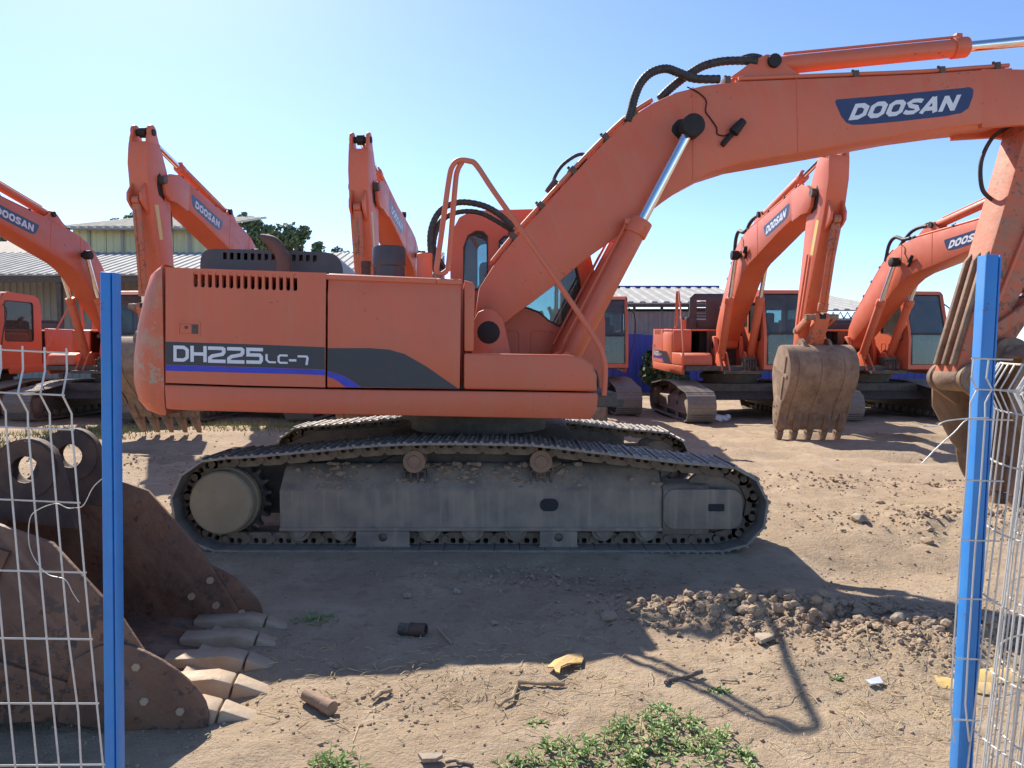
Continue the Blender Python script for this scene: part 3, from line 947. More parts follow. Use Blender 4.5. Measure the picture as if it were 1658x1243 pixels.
subs.append(('lettering', lettering(([(1 - u, v, d_) for u, v, d_ in DOOSAN[0]], DOOSAN[1]), mr, BH + 0.004, 'decal_white')))
# weld seams
for a, b in (((1122, 141), (1122, 292)), ((1290, 127.5), (1292, 247))):
    for yy in (-BH, BH):
        sm = MB()
        sm.tube([(BP(*a)[0], yy, BP(*a)[1]), (BP(*b)[0], yy, BP(*b)[1])], 0.005, 6)
        subs.append(('weld_seam', sm.mesh('weld_seam', 'orange')))
bs_('boom', m, 'orange', subs, bevel=0.012)
for y in (-BH - 0.002, BH - 0.058):
    m = MB()
    m.plate([BP(x, yy) for x, yy in ((1590, 111), (1660, 112), (1700, 125), (1722, 145), (1732, 170), (1722, 196), (1700, 208), (1660, 202), (1590, 206))], [], y, y + 0.06)
    bs_('boom_fork', m, 'orange', bevel=0.008)
m = MB()
m.cyl((LB, -BH - 0.03, 0), (LB, BH + 0.03, 0), 0.07)
bs_('arm_pin', m, 'steel_dark')
# pin boss of the boom cylinders
BPIN = BP(1118, 207, BL - 0.1)
m = MB()
m.cyl((BPIN[0], -BH - 0.19, BPIN[1]), (BPIN[0], BH + 0.19, BPIN[1]), 0.05)
m.cyl((BPIN[0], -BH - 0.21, BPIN[1]), (BPIN[0], -BH - 0.06, BPIN[1]), 0.10)
m.cyl((BPIN[0], BH + 0.06, BPIN[1]), (BPIN[0], BH + 0.21, BPIN[1]), 0.10)
bs_('cylinder_pin', m, 'soot', bevel=0.012)
m = MB()
gp = BP(1106, 212)
m.prism([(gp[0] + 0.09 * math.cos(t) * (1 + 0.2 * math.sin(3 * t)), gp[1] + 0.11 * math.sin(t)) for t in [i * 0.4 for i in range(16)]], -BH - 0.0015, -BH + 0.001)
bs_('grease_stain', m, 'soot')
# arm cylinder lug
ACB = BP(1243, 108, BC)
m = MB()
for y in (-0.13, 0.09):
    m.prism([BP(1175, 132, BC), BP(1215, 104, BC), BP(1232, 96, BC), BP(1252, 99, BC), BP(1258, 110, BC), BP(1290, 131, BC)], y, y + 0.04)
bs_('cylinder_lug', m, 'orange', bevel=0.006)
m = MB()
m.cyl((ACB[0], -0.17, ACB[1]), (ACB[0], 0.17, ACB[1]), 0.06)
bs_('lug_pin', m, 'soot')
# pipes clamped along the boom top
def off(px, dy, lat): return BP(px[0], px[1] + dy, BL)
for y, dz in ((-0.19, 0.035), (-0.13, 0.035), (0.16, 0.035)):
    m = MB()
    tp_ = [BP(x, yy) for x, yy in top_px]
    lo = [(a, y, b + dz) for a, b in tp_[1:8]]
    m.tube(spl(lo, 3), 0.020, 8)
    up = [(a, y, b + dz) for a, b in tp_[10:]]
    m.tube(spl(up, 2), 0.020, 8)
    bs_('hydraulic_pipe', m, 'orange_faded', smooth=60)
for px in ((835, 385), (880, 335), (932, 278), (985, 224), (1030, 184), (1180, 133), (1388, 123.5), (1528, 117), (1618, 110)):
    a = BP(*px)
    m = MB()
    ang = 0
    k = min(range(len(top_px) - 1), key=lambda i: abs(top_px[i][0] - px[0]))
    p0, p1 = BP(*top_px[max(k - 1, 0)]), BP(*top_px[k + 1])
    ang = math.atan2(p1[1] - p0[1], p1[0] - p0[0])
    Mx = T(a[0], 0, a[1]) @ RY(-ang)
    m.box((-0.025, -0.225, -0.01), (0.025, -0.095, 0.06), Mx)
    m.box((-0.025, 0.13, -0.01), (0.025, 0.19, 0.06), Mx)
    m.cyl((0, -0.16, 0.05), (0, -0.16, 0.085), 0.014, seg=6, M=Mx)
    bs_('pipe_clamp', m, 'exhaust_rust', bevel=0.004)
# corrugated hoses on top of the bend
def hose(pxs, lat, r, name='hose', ribs=0.14, k=9):
    m = MB()
    q = [(*[BP(x, y, lat)[0]], lat - BC, BP(x, y, lat)[1]) for x, y in pxs]
    m.tube(spl(q, k), r, 8, ribs=ribs)
    bs_(name, m, 'rubber', smooth=70)
hose([(1016, 197), (1022, 178), (1028, 155), (1038, 133), (1055, 117), (1078, 111), (1100, 118), (1125, 127), (1165, 128)], BL + 0.02, 0.036)
hose([(1068, 160), (1082, 146), (1100, 131), (1120, 117), (1140, 106), (1170, 99), (1205, 98), (1225, 100)], BL + 0.12, 0.036)
hose([(1195, 97), (1215, 91), (1230, 93), (1235, 99)], BL + 0.16, 0.026)
hose([(895, 312), (897, 290), (910, 268), (932, 252), (946, 250), (948, 258), (935, 272), (908, 298), (903, 306)], BL + 0.12, 0.016, k=7, ribs=0.06)
m = MB()
a = BP(897, 303, BL + 0.12)
m.box((-0.06, -0.14, -0.04), (0.06, -0.03, 0.05), T(a[0], 0, a[1]) @ RY(-0.55))
m.cyl((0.0, -0.09, 0), (-0.12, -0.09, -0.02), 0.014, seg=8, M=T(a[0], 0, a[1]) @ RY(-0.55))
bs_('hose_valve', m, 'exhaust_rust', bevel=0.005)
# work lamp and its wire
m = MB()
a, b = BP(1168, 236), BP(1200, 198)
m.tube([(a[0], -BH - 0.02, a[1]), ((a[0] + b[0]) / 2, -BH - 0.03, (a[1] + b[1]) / 2)], 0.025, 8)
m.tube([((a[0] + b[0]) / 2, -BH - 0.05, (a[1] + b[1]) / 2), (b[0], -BH - 0.06, b[1])], [0.05, 0.035], 8)
bs_('work_lamp', m, 'soot', bevel=0.004)
m = MB()
m.tube(spl([(BP(x, y)[0], -BH - 0.008, BP(x, y)[1]) for x, y in ((1112, 141), (1130, 150), (1143, 163), (1142, 180), (1150, 192), (1160, 207), (1161, 217), (1172, 220), (1182, 215))], 4), 0.006, 6)
bs_('lamp_wire', m, 'soot', smooth=60)

# --- arm, in its own frame: boom pin at the origin, x axis to the bucket pin, +z is the outer side
AH = 0.165
arm = []
def as_(name, mb, mat, subs=(), **kw):
    arm.append((name, mb.mesh(name, mat, **kw), list(subs)))
LUGA = (-0.76, 0.10)
ao = [(-0.60, 0.30), (-0.50, 0.335), (-0.25, 0.40), (0.25, 0.41), (0.9, 0.34), (1.7, 0.235), (LA - 0.35, 0.15), (LA, 0.12), (LA, -0.12), (LA - 0.3, -0.145), (1.6, -0.20), (0.8, -0.25), (0.15, -0.30), (-0.15, -0.26), (-0.5, -0.13), (-0.60, -0.09)]
wb = []
for yy in (-0.12, 0.0, 0.12):
    p0, p1 = (1.55, -0.205), (LA - 0.08, -0.138)
    q = MB().prism([(p0[0], p0[1] - 0.0), (p0[0] + 0.1, p0[1] - 0.035), (p1[0], p1[1] - 0.04), (p1[0], p1[1] + 0.01)], yy - 0.022, yy + 0.022)
    wb.append(('wear_bar', q.mesh('wear_bar', 'bucket_dirty', bevel=0.008)))
yl = MB()
for yy in (-AH - 0.002, AH - 0.001):
    yl.prism([(0.42, 0.14), (0.42, 0.26), (1.0, 0.20), (1.0, 0.09)], yy, yy + 0.003)
wb.append(('warning_sticker', yl.mesh('warning_sticker', 'decal_yellow', 0)))
as_('arm', MB().prism(ao, -AH, AH), 'orange_worn', wb, bevel=0.012)
as_('bucket_pin', MB().cyl((LA, -0.27, 0), (LA, 0.27, 0), 0.06).cyl((LA, -0.17, 0), (LA, 0.17, 0), 0.125), 'bucket_dirty', bevel=0.006)
for yy in (-AH, AH - 0.05):
    as_('rod_lug', MB().prism([(-0.55, 0.30), (-0.66, 0.27)] + [(LUGA[0] + 0.125 * math.cos(R(t)), LUGA[1] + 0.125 * math.sin(R(t))) for t in range(80, 281, 20)] + [(-0.55, -0.09)], yy, yy + 0.05), 'orange_worn', bevel=0.006)
as_('rod_pin', MB().cyl((LUGA[0], -AH - 0.02, LUGA[1]), (LUGA[0], AH + 0.02, LUGA[1]), 0.055), 'soot')
for yy in (-0.13, 0.09):
    as_('cylinder_lug', MB().prism([(0.05, 0.38), (0.24, 0.58), (0.36, 0.60), (0.46, 0.52), (0.6, 0.36)], yy, yy + 0.04), 'orange_worn', bevel=0.006)
BCB = (0.36, 0.52)                         # bucket cylinder upper pin, arm frame
as_('grease_stain', MB().prism([(0.3, 0.0), (0.36, -0.07), (0.2, -0.12), (0.02, -0.1), (-0.12, 0.0), (-0.06, 0.09), (0.1, 0.13), (0.25, 0.1)], -AH - 0.0015, AH + 0.0015), 'soot')
for yy in (0.06,):
    as_('hose', MB().tube(spl([(1.02, yy, -0.22), (0.95, yy, -0.36), (0.72, yy, -0.46), (0.48, yy, -0.44), (0.33, yy, -0.34), (0.26, yy, -0.27)], 8), 0.020, 8), 'rubber', smooth=60)
as_('hydraulic_pipe', MB().tube(spl([(1.0, -AH - 0.025, 0.05), (1.8, -AH - 0.025, 0.02), (2.35, -AH - 0.025, 0.0)], 4), 0.016, 8), 'orange_faded', smooth=60)

# --- bucket frame: pin at the origin, mouth towards -x, teeth downwards
def bucket_meshes(W, mats):
    body, dark, tooth = mats
    out = []
    H = W / 2
    outer = sp2([(0.0, -1.30), (0.14, -1.14), (0.30, -0.97), (0.52, -0.80), (0.72, -0.62), (0.81, -0.38), (0.74, -0.14), (0.55, 0.02), (0.33, 0.04)], 4)
    mouth = [(0.20, -0.06), (0.06, -0.16), (-0.05, -0.34), (-0.07, -0.75), (-0.03, -1.12)]
    poly = outer + mouth
    # curved shell
    m = MB()
    inner = []
    for i, p in enumerate(outer):
        a, b = outer[max(i - 1, 0)], outer[min(i + 1, len(outer) - 1)]
        d = Vector((b[0] - a[0], b[1] - a[1])).normalized()
        inner.append((p[0] - d.y * 0.025, p[1] + d.x * 0.025))
    n = len(outer)
    vs = [(x, y, z) for y in (-H, H) for (x, z) in outer] + [(x, y, z) for y in (-H, H) for (x, z) in inner]
    fs = []
    for i in range(n - 1):
        fs += [(i, i + 1, n + i + 1, n + i), (2 * n + i, 3 * n + i, 3 * n + i + 1, 2 * n + i + 1)]
        fs += [(i, 2 * n + i, 2 * n + i + 1, i + 1), (n + i, n + i + 1, 3 * n + i + 1, 3 * n + i)]
    fs += [(0, n, 3 * n, 2 * n), (n - 1, 3 * n - 1, 4 * n - 1, 2 * n - 1)]
    m.add(vs, fs)
    ws = []
    for k in range(3):
        yy = -H + W * (k + 0.5) / 3
        q = MB()
        oo = outer[3:-10]
        o2 = []
        for i, p in enumerate(oo):
            a, b = oo[max(i - 1, 0)], oo[min(i + 1, len(oo) - 1)]
            d = Vector((b[0] - a[0], b[1] - a[1])).normalized()
            o2.append((p[0] + d.y * 0.016, p[1] - d.x * 0.016))
        q.prism(oo + o2[::-1], yy - 0.05, yy + 0.05)
        ws.append(('wear_strip', q.mesh('wear_strip', body)))
    out.append(('shell', m.mesh('shell', body, smooth=30), ws))
    for s in (-1, 1):
        y0, y1 = (-H - 0.002, -H + 0.025) if s < 0 else (H - 0.025, H + 0.002)
        ribs = []
        q = MB()
        yy = y0 - 0.016 if s < 0 else y1
        for a, b in (((0.10, -0.25), (0.62, -0.55)), ((0.66, -0.2), (0.25, -0.85))):
            d = Vector((b[0] - a[0], b[1] - a[1])).normalized() * 0.03
            q.prism([(a[0] - d.y, a[1] + d.x), (b[0] - d.y, b[1] + d.x), (b[0] + d.y, b[1] - d.x), (a[0] + d.y, a[1] - d.x)], yy, yy + 0.016)
        ribs.append(('rib', q.mesh('rib', body)))
        c = MB()
        yc = y0 - 0.022 if s < 0 else y1
        c.prism(sp2([(0.36, -0.92), (0.20, -1.10), (0.06, -1.26), (-0.02, -1.31), (-0.09, -1.28), (-0.13, -1.17), (-0.10, -0.98), (0.0, -0.80), (0.16, -0.76)], 3), yc, yc + 0.022)
        ribs.append(('side_cutter', c.mesh('side_cutter', body, bevel=0.006)))
        for bx, bz in ((0.12, -0.94), (0.05, -1.06), (-0.03, -1.18), (-0.01, -0.93)):
            bb = MB()
            ye = yc if s < 0 else yc + 0.022
            bb.cyl((bx, ye, bz), (bx, ye + s * 0.012, bz), 0.017, seg=6)
            ribs.append(('bolt', bb.mesh('bolt', body if s < 0 else tooth)))
            bb = MB()
            yi = y1 if s < 0 else y0
            bb.cyl((bx, yi, bz), (bx, yi - s * 0.010, bz), 0.020, seg=8)
            ribs.append(('bolt', bb.mesh('bolt', tooth)))
        out.append(('side_plate', MB().prism(poly, y0, y1).mesh('side_plate', body, bevel=0.004), ribs))
    L0, LD = Vector((0.0, -1.30)), Vector((-0.64, -0.768))
    nn = Vector((-LD.y, LD.x))
    def lp(a, b): 
        p = L0 + LD * a - nn * b
        return (p.x, p.y)
    out.append(('cutting_edge', MB().prism([lp(-0.20, 0.0), lp(-0.18, 0.045), lp(0.04, 0.03), lp(0.05, 0.0), lp(-0.0, -0.01)], -H + 0.003, H - 0.003).mesh('cutting_edge', tooth), []))
    ad = [lp(-0.30, 0.045), lp(-0.17, 0.075), lp(-0.02, 0.118), lp(0.065, 0.112), lp(0.065, 0.03), lp(0.065, -0.03), lp(0.0, -0.05), lp(-0.20, -0.045), lp(-0.28, -0.01)]
    tt = [lp(0.072, -0.038), lp(0.14, -0.042), lp(0.30, -0.03), lp(0.41, -0.012), lp(0.43, 0.004), lp(0.42, 0.024), lp(0.34, 0.055), lp(0.21, 0.09), lp(0.072, 0.115)]
    def taper(poly, w0, w1):
        mm = MB()
        n = len(poly)
        vs = []
        for s in (-1, 1):
            for p in poly:
                a = (Vector(p) - L0).dot(LD)
                t = min(max((a + 0.26) / 0.69, 0), 1)
                vs.append((p[0], s * (w0 + (w1 - w0) * t) / 2, p[1]))
        fs = [tuple(range(n)), tuple(range(2 * n - 1, n - 1, -1))] + [(i, (i + 1) % n, (i + 1) % n + n, i + n) for i in range(n)]
        return mm.add(vs, fs)
    am = taper(ad, 0.125, 0.112).mesh('tooth_adapter', tooth, bevel=0.012)
    tm = taper(tt, 0.158, 0.070).mesh('tooth', tooth, bevel=0.012, bseg=3)
    pp = lp(0.12, 0.03)
    pm = MB().cyl((pp[0], -0.071, pp[1]), (pp[0], 0.071, pp[1]), 0.016, seg=10).mesh('tooth_pin', dark)
    for k in range(5):
        yy = -H + 0.06 + (W - 0.12) * k / 4
        out.append(('tooth_adapter', am, [], T(0, yy, 0)))
        out.append(('tooth', tm, [('tooth_pin', pm)], T(0, yy, 0)))
    ear = sp2([(0.62, -0.05), (0.60, 0.04), (0.52, 0.13), (0.43, 0.15), (0.34, 0.12), (0.24, 0.03), (0.15, 0.06), (0.11, 0.11), (0.0, 0.135), (-0.10, 0.09), (-0.135, 0.0), (-0.10, -0.10), (-0.05, -0.22), (0.0, -0.33)], 3) + [(0.2, -0.12), (0.4, -0.02)]
    for yy in (-0.245, 0.195):
        out.append(('ear', MB().plate(ear, [circ(0, 0, 0.058), circ(0.43, 0.03, 0.05)], yy, yy + 0.05).mesh('ear', dark, smooth=25), [
            ('boss', MB().plate(circ(0, 0, 0.125), [circ(0, 0, 0.058)], yy - 0.012, yy + 0.062).mesh('boss', dark, smooth=25))]))
    return out
BUCKET = bucket_meshes(1.14, ('bucket_dirty', 'bucket_dirty', 'bucket_dirty'))
LINKB = (0.43, 0.03)

# --- undercarriage frame
def arc(cx, cz, r, a0, a1, n):
    return [(cx + r * math.cos(R(a0 + (a1 - a0) * i / n)), cz + r * math.sin(R(a0 + (a1 - a0) * i / n))) for i in range(n + 1)]
SPX, SPZ, SPR = -1.86, 0.375, 0.345
IDX, IDZ, IDR = 1.885, 0.345, 0.315
topz = [(-1.575, 0.735), (-1.16, 0.772), (-0.74, 0.812), (-0.43, 0.826), (-0.05, 0.828), (0.30, 0.822), (0.53, 0.812), (0.82, 0.775), (1.17, 0.735), (1.52, 0.69)]
path = arc(SPX, SPZ, SPR, 270, 95, 16) + sp2(topz, 4) + arc(IDX, IDZ, IDR, 85, -90, 16)
seglen = [math.dist(path[i], path[(i + 1) % len(path)]) for i in range(len(path))]
tot = sum(seglen)
NSH = 51
def on_path(d):
    d %= tot
    for i, l in enumerate(seglen):
        if d <= l:
            a, b = path[i], path[(i + 1) % len(path)]
            t = d / l
            return (a[0] + (b[0] - a[0]) * t, a[1] + (b[1] - a[1]) * t)
        d -= l
    return path[0]
PITCHL = tot / NSH
shoes = []
for i in range(NSH):
    a, b = on_path(i * PITCHL + 0.03), on_path((i + 1) * PITCHL + 0.03)
    shoes.append(T((a[0] + b[0]) / 2, 0, (a[1] + b[1]) / 2) @ RY(-math.atan2(b[1] - a[1], b[0] - a[0])))
# travelling along the path the outside is on the +z side of each shoe (top run goes forward)
pl = PITCHL
m = MB()
prof = [(-pl / 2 + 0.000, -0.008), (-pl / 2 - 0.014, 0.012), (-pl / 2 - 0.010, 0.020), (-pl / 2 + 0.006, 0.020), (-pl / 2 + 0.014, 0.007), (-0.040, 0.007), (-0.034, 0.016), (-0.018, 0.016), (-0.012, 0.007), (0.034, 0.007), (0.040, 0.016), (0.055, 0.016), (0.061, 0.007),
        (pl / 2 - 0.012, 0.007), (pl / 2 - 0.005, -0.002), (pl / 2 - 0.008, -0.010), (-pl / 2 + 0.01, -0.010)]
m.prism(prof, -0.30, 0.30)
for sx in (-0.060, 0.012):
    for sy in (-0.11, -0.06, 0.06, 0.11):
        m.cyl((sx, sy, 0.005), (sx, sy, 0.015), 0.014, seg=6)
SHOE = m.mesh('track_shoe', 'shoe_steel', smooth=25)
m = MB()
for yy in (-0.115, 0.075):
    lk_ = sp2([(-pl / 2 - 0.02, -0.055), (-pl / 2 + 0.02, -0.095), (-0.03, -0.098), (0.03, -0.098), (pl / 2 - 0.02, -0.095), (pl / 2 + 0.02, -0.055), (pl / 2 - 0.005, -0.012)], 2) + [(pl / 2 - 0.01, -0.006), (-pl / 2 + 0.01, -0.006)]
    m.plate(lk_, [rrect(-0.048, -0.055, -0.010, -0.014, 0.012, 2), rrect(0.014, -0.055, 0.052, -0.014, 0.012, 2)], yy, yy + 0.04)
m.cyl((-pl / 2, -0.13, -0.052), (-pl / 2, 0.13, -0.052), 0.026, seg=10)
LINK = m.mesh('track_link', 'link_steel', smooth=30)

GA = 1.195
def us(name, mb, mat, subs=(), **kw):
    under.append((name, mb.mesh(name, mat, **kw), list(subs)))
for sd_ in (-1, 1):
    yo = sd_ * GA
    o = lambda d: yo + sd_ * d            # d > 0 = outwards
    m = MB()
    pf = [(o(-0.14), 0.20), (o(-0.14), 0.62), (o(-0.05), 0.635), (o(0.03), 0.60), (o(0.155), 0.475), (o(0.175), 0.455), (o(0.175), 0.185), (o(0.205), 0.18), (o(0.205), 0.155), (o(0.1), 0.155), (o(0.1), 0.2)]
    m.prism(pf, -1.44, 1.44, 'x')
    hole = MB().prism(rrect(0.52, 0.305, 0.66, 0.40, 0.045), *sorted((o(0.1755), o(0.179))))
    slot = MB().prism(rrect(-0.53, 0.532, -0.33, 0.56, 0.01), *sorted((o(0.10), o(0.113))))
    us('track_frame', m, 'frame_dusty', [('frame_hole', hole.mesh('frame_hole', 'dark_inside', 0))], bevel=0.008)
    m = MB()
    m.prism([(o(-0.14), 0.22), (o(-0.14), 0.50), (o(0.12), 0.50), (o(0.19), 0.46), (o(0.19), 0.22), (o(0.15), 0.12), (o(-0.1), 0.12)], 1.445, 1.80, 'x')
    m.prism(rrect(1.445, 0.17, 2.04, 0.475, 0.09), *sorted((o(0.165), o(0.205))))
    sl = MB().prism(rrect(1.78, 0.31, 1.90, 0.365, 0.01), *sorted((o(0.206), o(0.209))))
    us('idler_guard', m, 'frame_dusty', [('guard_slot', sl.mesh('guard_slot', 'dark_inside', 0))], bevel=0.014)
    us('inner_plate', MB().prism([(-2.08, 0.22), (-2.08, 0.52), (-1.8, 0.66), (-1.2, 0.70), (-0.6, 0.735), (0.6, 0.735), (1.2, 0.66), (1.5, 0.60), (1.5, 0.2)], *sorted((o(-0.20), o(-0.17)))), 'steel_dark')
    m = MB().lathe([(-0.09, 0.06), (-0.09, 0.20), (-0.05, 0.245), (-0.03, 0.265), (0.03, 0.265), (0.05, 0.245), (0.09, 0.20), (0.09, 0.06)], (IDX, yo, IDZ))
    us('idler_wheel', m, 'frame_dusty')
    # sprocket
    teeth = []
    NT = 21
    for i in range(NT):
        for f_, r_ in ((0.0, 0.262), (0.28, 0.270), (0.42, 0.318), (0.58, 0.318), (0.72, 0.270)):
            a = 2 * math.pi * (i + f_) / NT
            teeth.append((SPX + r_ * math.cos(a), SPZ + r_ * math.sin(a)))
    m = MB().prism(teeth, yo - 0.03, yo + 0.03)
    hb = MB().lathe([(-0.1, 0.20), (0.08, 0.20), (0.085, 0.255), (0.14, 0.255), (0.15, 0.245), (0.22, 0.238), (0.235, 0.225), (0.24, 0.10), (0.24, 0.01)], (SPX, yo, SPZ), (0, sd_, 0), seg=40)
    bolts = []
    for i in range(20):
        a = 2 * math.pi * i / 20
        bolts.append(('bolt', MB().cyl((SPX + 0.237 * math.cos(a), o(0.03), SPZ + 0.237 * math.sin(a)), (SPX + 0.237 * math.cos(a), o(0.05), SPZ + 0.237 * math.sin(a)), 0.014, seg=6).mesh('bolt', 'steel_dark')))
    us('sprocket', m, 'steel_dark', [('drive_hub', hb.mesh('drive_hub', 'hub_dusty', smooth=30))] + (bolts if sd_ < 0 else []))
    for cx in (-0.43, 0.53):
        m = MB().lathe([(-0.10, 0.03), (-0.10, 0.078), (0.11, 0.078), (0.112, 0.085), (0.135, 0.085), (0.137, 0.05), (0.15, 0.045), (0.152, 0.012)], (cx, yo, 0.672), (0, sd_, 0))
        br = MB()
        br.box((cx - 0.085, min(o(-0.09), o(0.10)), 0.585), (cx + 0.085, max(o(-0.09), o(0.10)), 0.605))
        for k in (-0.078, -0.027, 0.027, 0.078):
            br.box((cx + k - 0.009, min(o(0.03), o(0.12)), 0.50), (cx + k + 0.009, max(o(0.03), o(0.12)), 0.59))
        us('carrier_roller', m, 'roller_rust', [('roller_bracket', br.mesh('roller_bracket', 'steel_dark'))])
    for k in range(9):
        cx = -1.30 + k * 0.328
        m = MB().lathe([(-0.15, 0.05), (-0.15, 0.085), (-0.12, 0.09), (-0.05, 0.075), (0.05, 0.075), (0.12, 0.09), (0.15, 0.085), (0.152, 0.06), (0.175, 0.055), (0.178, 0.02)], (cx, yo, 0.155), (0, sd_, 0), seg=20)
        us('bottom_roller', m, 'frame_dusty')
    for cx, ww in ((-0.66, 0.20), (0.66, 0.14)):
        m = MB()
        m.plate([(cx - ww, 0.155), (cx - ww, 0.05), (cx - ww - 0.02, 0.03), (cx + ww + 0.02, 0.03), (cx + ww, 0.05), (cx + ww, 0.155)], [circ(cx, 0.112, 0.034, 12)], *sorted((o(0.185), o(0.205))))
        us('track_guide', m, 'frame_dusty', bevel=0.003)
m = MB()
m.box((-0.75, -0.95, 0.42), (0.85, 0.95, 0.80))
m.prism([(-1.1, 0.45), (-0.5, 0.75), (0.6, 0.75), (1.2, 0.45)], -1.06, 1.06)
us('x_frame', m, 'steel_dark', bevel=0.03)
us('slew_ring', MB().lathe([(0, 0.62), (0.10, 0.62), (0.10, 0.70), (0.20, 0.70), (0.215, 0.66), (0.225, 0.60)], (0, 0, 0.80), (0, 0, 1), seg=40), 'steel_dark')

# ------------------------------------------------------------------ put a machine together
def put(root, parts, M):
    for p in parts:
        name, me, subs = p[0], p[1], p[2]
        o = ob(name, me, root, M @ p[3] if len(p) > 3 else M)
        for s in subs:
            ob(s[0], s[1], o, s[2] if len(s) > 2 else None)

def ram(root, A, B, lat, barrel, r, rr, H, mats=('orange', 'chrome', 'orange')):
    """hydraulic cylinder from A to B (house s,z) at one lateral position"""
    a, b = Vector((A[0], lat, A[1])), Vector((B[0], lat, B[1]))
    d = (b - a).normalized()
    m = MB().cyl(a + d * 0.06, a + d * barrel, r, seg=20)
    m.cyl(a + Vector((0, -r * 0.8, 0)), a + Vector((0, r * 0.8, 0)), r * 0.95, seg=18)
    o = ob('cylinder_barrel', m.mesh('cylinder_barrel', mats[0], bevel=0.006), root, H)
    c = MB().cyl(a + d * (barrel - 0.12), a + d * (barrel + 0.02), r * 1.16, seg=20)
    up = Vector((-d.z, 0, d.x))
    c.cyl(a + d * 0.16 + up * r * 1.25, a + d * (barrel - 0.06) + up * r * 1.25, 0.014, seg=8)
    c.box((-0.03, -0.03, -0.02), (0.03, 0.03, 0.03), T(*(a + d * (barrel - 0.05) + up * r * 1.2)))
    ob('cylinder_head', c.mesh('cylinder_head', mats[2], bevel=0.006), o)
    k = MB().cyl(a + d * (barrel + 0.01), b - d * 0.05, rr, seg=20)
    ro = ob('cylinder_rod', k.mesh('cylinder_rod', mats[1]), root, H)
    e = MB().cyl(b + Vector((0, -r * 0.7, 0)), b + Vector((0, r * 0.7, 0)), rr * 1.7, seg=18)
    ob('rod_eye', e.mesh('rod_eye', 'soot'), ro)

def rot2(p, a):
    return (p[0] * math.cos(a) - p[1] * math.sin(a), p[0] * math.sin(a) + p[1] * math.cos(a))

def add2(a, b): return (a[0] + b[0], a[1] + b[1])

def machine(loc, yaw, slew, angb, anga, phi, label, cat='excavator', group=None, arm=arm):
    root = tag(ob('excavator', None, None, T(*loc) @ RZ(yaw)), label, cat, group)
    root.empty_display_size = 0.3
    put(root, under, Matrix.Identity(4))
    for s in (-1, 1):
        tr = ob('track', None, root, T(0, s * GA, 0))
        for Ms in shoes:
            ob('track_shoe', SHOE, tr, Ms)
            ob('track_link', LINK, tr, Ms)
    H = RZ(slew)
    put(root, house, H)
    BM = H @ T(FP[0], BC, FP[1]) @ RY(-angb)
    put(root, boom, BM)
    E = add2(FP, (LB * math.cos(angb), LB * math.sin(angb)))
    AM = H @ T(E[0], BC, E[1]) @ RY(-anga)
    put(root, [p for p in arm], AM)
    W_ = add2(E, (LA * math.cos(anga), LA * math.sin(anga)))
    put(root, BUCKET, H @ T(W_[0], BC, W_[1]) @ RY(-phi))
    # cylinders
    bp_ = add2(FP, rot2(BPIN, angb))
    L = math.dist(CF, bp_)
    for lat in (BL - 0.105, BC + BH + 0.105):
        ram(root, CF, bp_, lat, min(1.42, L - 0.25), 0.088, 0.047, H)
    acb = add2(FP, rot2(ACB, angb))
    la = add2(E, rot2(LUGA, anga))
    ram(root, acb, la, BC, min(1.92, math.dist(acb, la) - 0.15), 0.082, 0.05, H)
    # bucket linkage
    A1 = add2(E, rot2((LA - 0.42, 0.02), anga))
    B2 = add2(W_, rot2(LINKB, phi))
    l1, l2 = 0.60, 0.56
    dd = math.dist(A1, B2)
    if dd > l1 + l2 - 0.01: l2 = dd - l1 + 0.02
    if dd < abs(l1 - l2) + 0.01: l2 = l1
    aa = (l1 * l1 - l2 * l2 + dd * dd) / (2 * dd)
    hh = math.sqrt(max(l1 * l1 - aa * aa, 0))
    ux = ((B2[0] - A1[0]) / dd, (B2[1] - A1[1]) / dd)
    cand = [(A1[0] + ux[0] * aa + s * -ux[1] * hh, A1[1] + ux[1] * aa + s * ux[0] * hh) for s in (1, -1)]
    zdir = rot2((0, 1), anga)
    J = max(cand, key=lambda c: (c[0] - A1[0]) * zdir[0] + (c[1] - A1[1]) * zdir[1])
    def link(a, b, lat, w_, name, r=0.075):
        d = Vector((b[0] - a[0], b[1] - a[1])).normalized()
        q = Vector((-d.y, d.x)) * r
        m = MB().prism([(a[0] - q.x, a[1] - q.y), (b[0] - q.x, b[1] - q.y), (b[0] + d.x * r, b[1] + d.y * r), (b[0] + q.x, b[1] + q.y), (a[0] + q.x, a[1] + q.y), (a[0] - d.x * r, a[1] - d.y * r)], lat - w_, lat + w_)
        ob(name, m.mesh(name, 'orange_worn', bevel=0.01), root, H)
    link(A1, J, BC - 0.20, 0.028, 'guide_link', 0.06)
    link(A1, J, BC + 0.20, 0.028, 'guide_link', 0.06)
    link(J, B2, BC, 0.12, 'bucket_link')
    m = MB().cyl((J[0], BC - 0.27, J[1]), (J[0], BC + 0.27, J[1]), 0.05).cyl((B2[0], BC - 0.27, B2[1]), (B2[0], BC + 0.27, B2[1]), 0.045).cyl((A1[0], BC - 0.24, A1[1]), (A1[0], BC + 0.24, A1[1]), 0.045)
    ob('link_pin', m.mesh('link_pin', 'bucket_dirty'), root, H)
    bc_ = add2(E, rot2(BCB, anga))
    ram(root, bc_, J, BC, min(1.55, math.dist(bc_, J) - 0.12), 0.072, 0.042, H, ('orange_worn', 'chrome', 'orange_worn'))
    return root, H

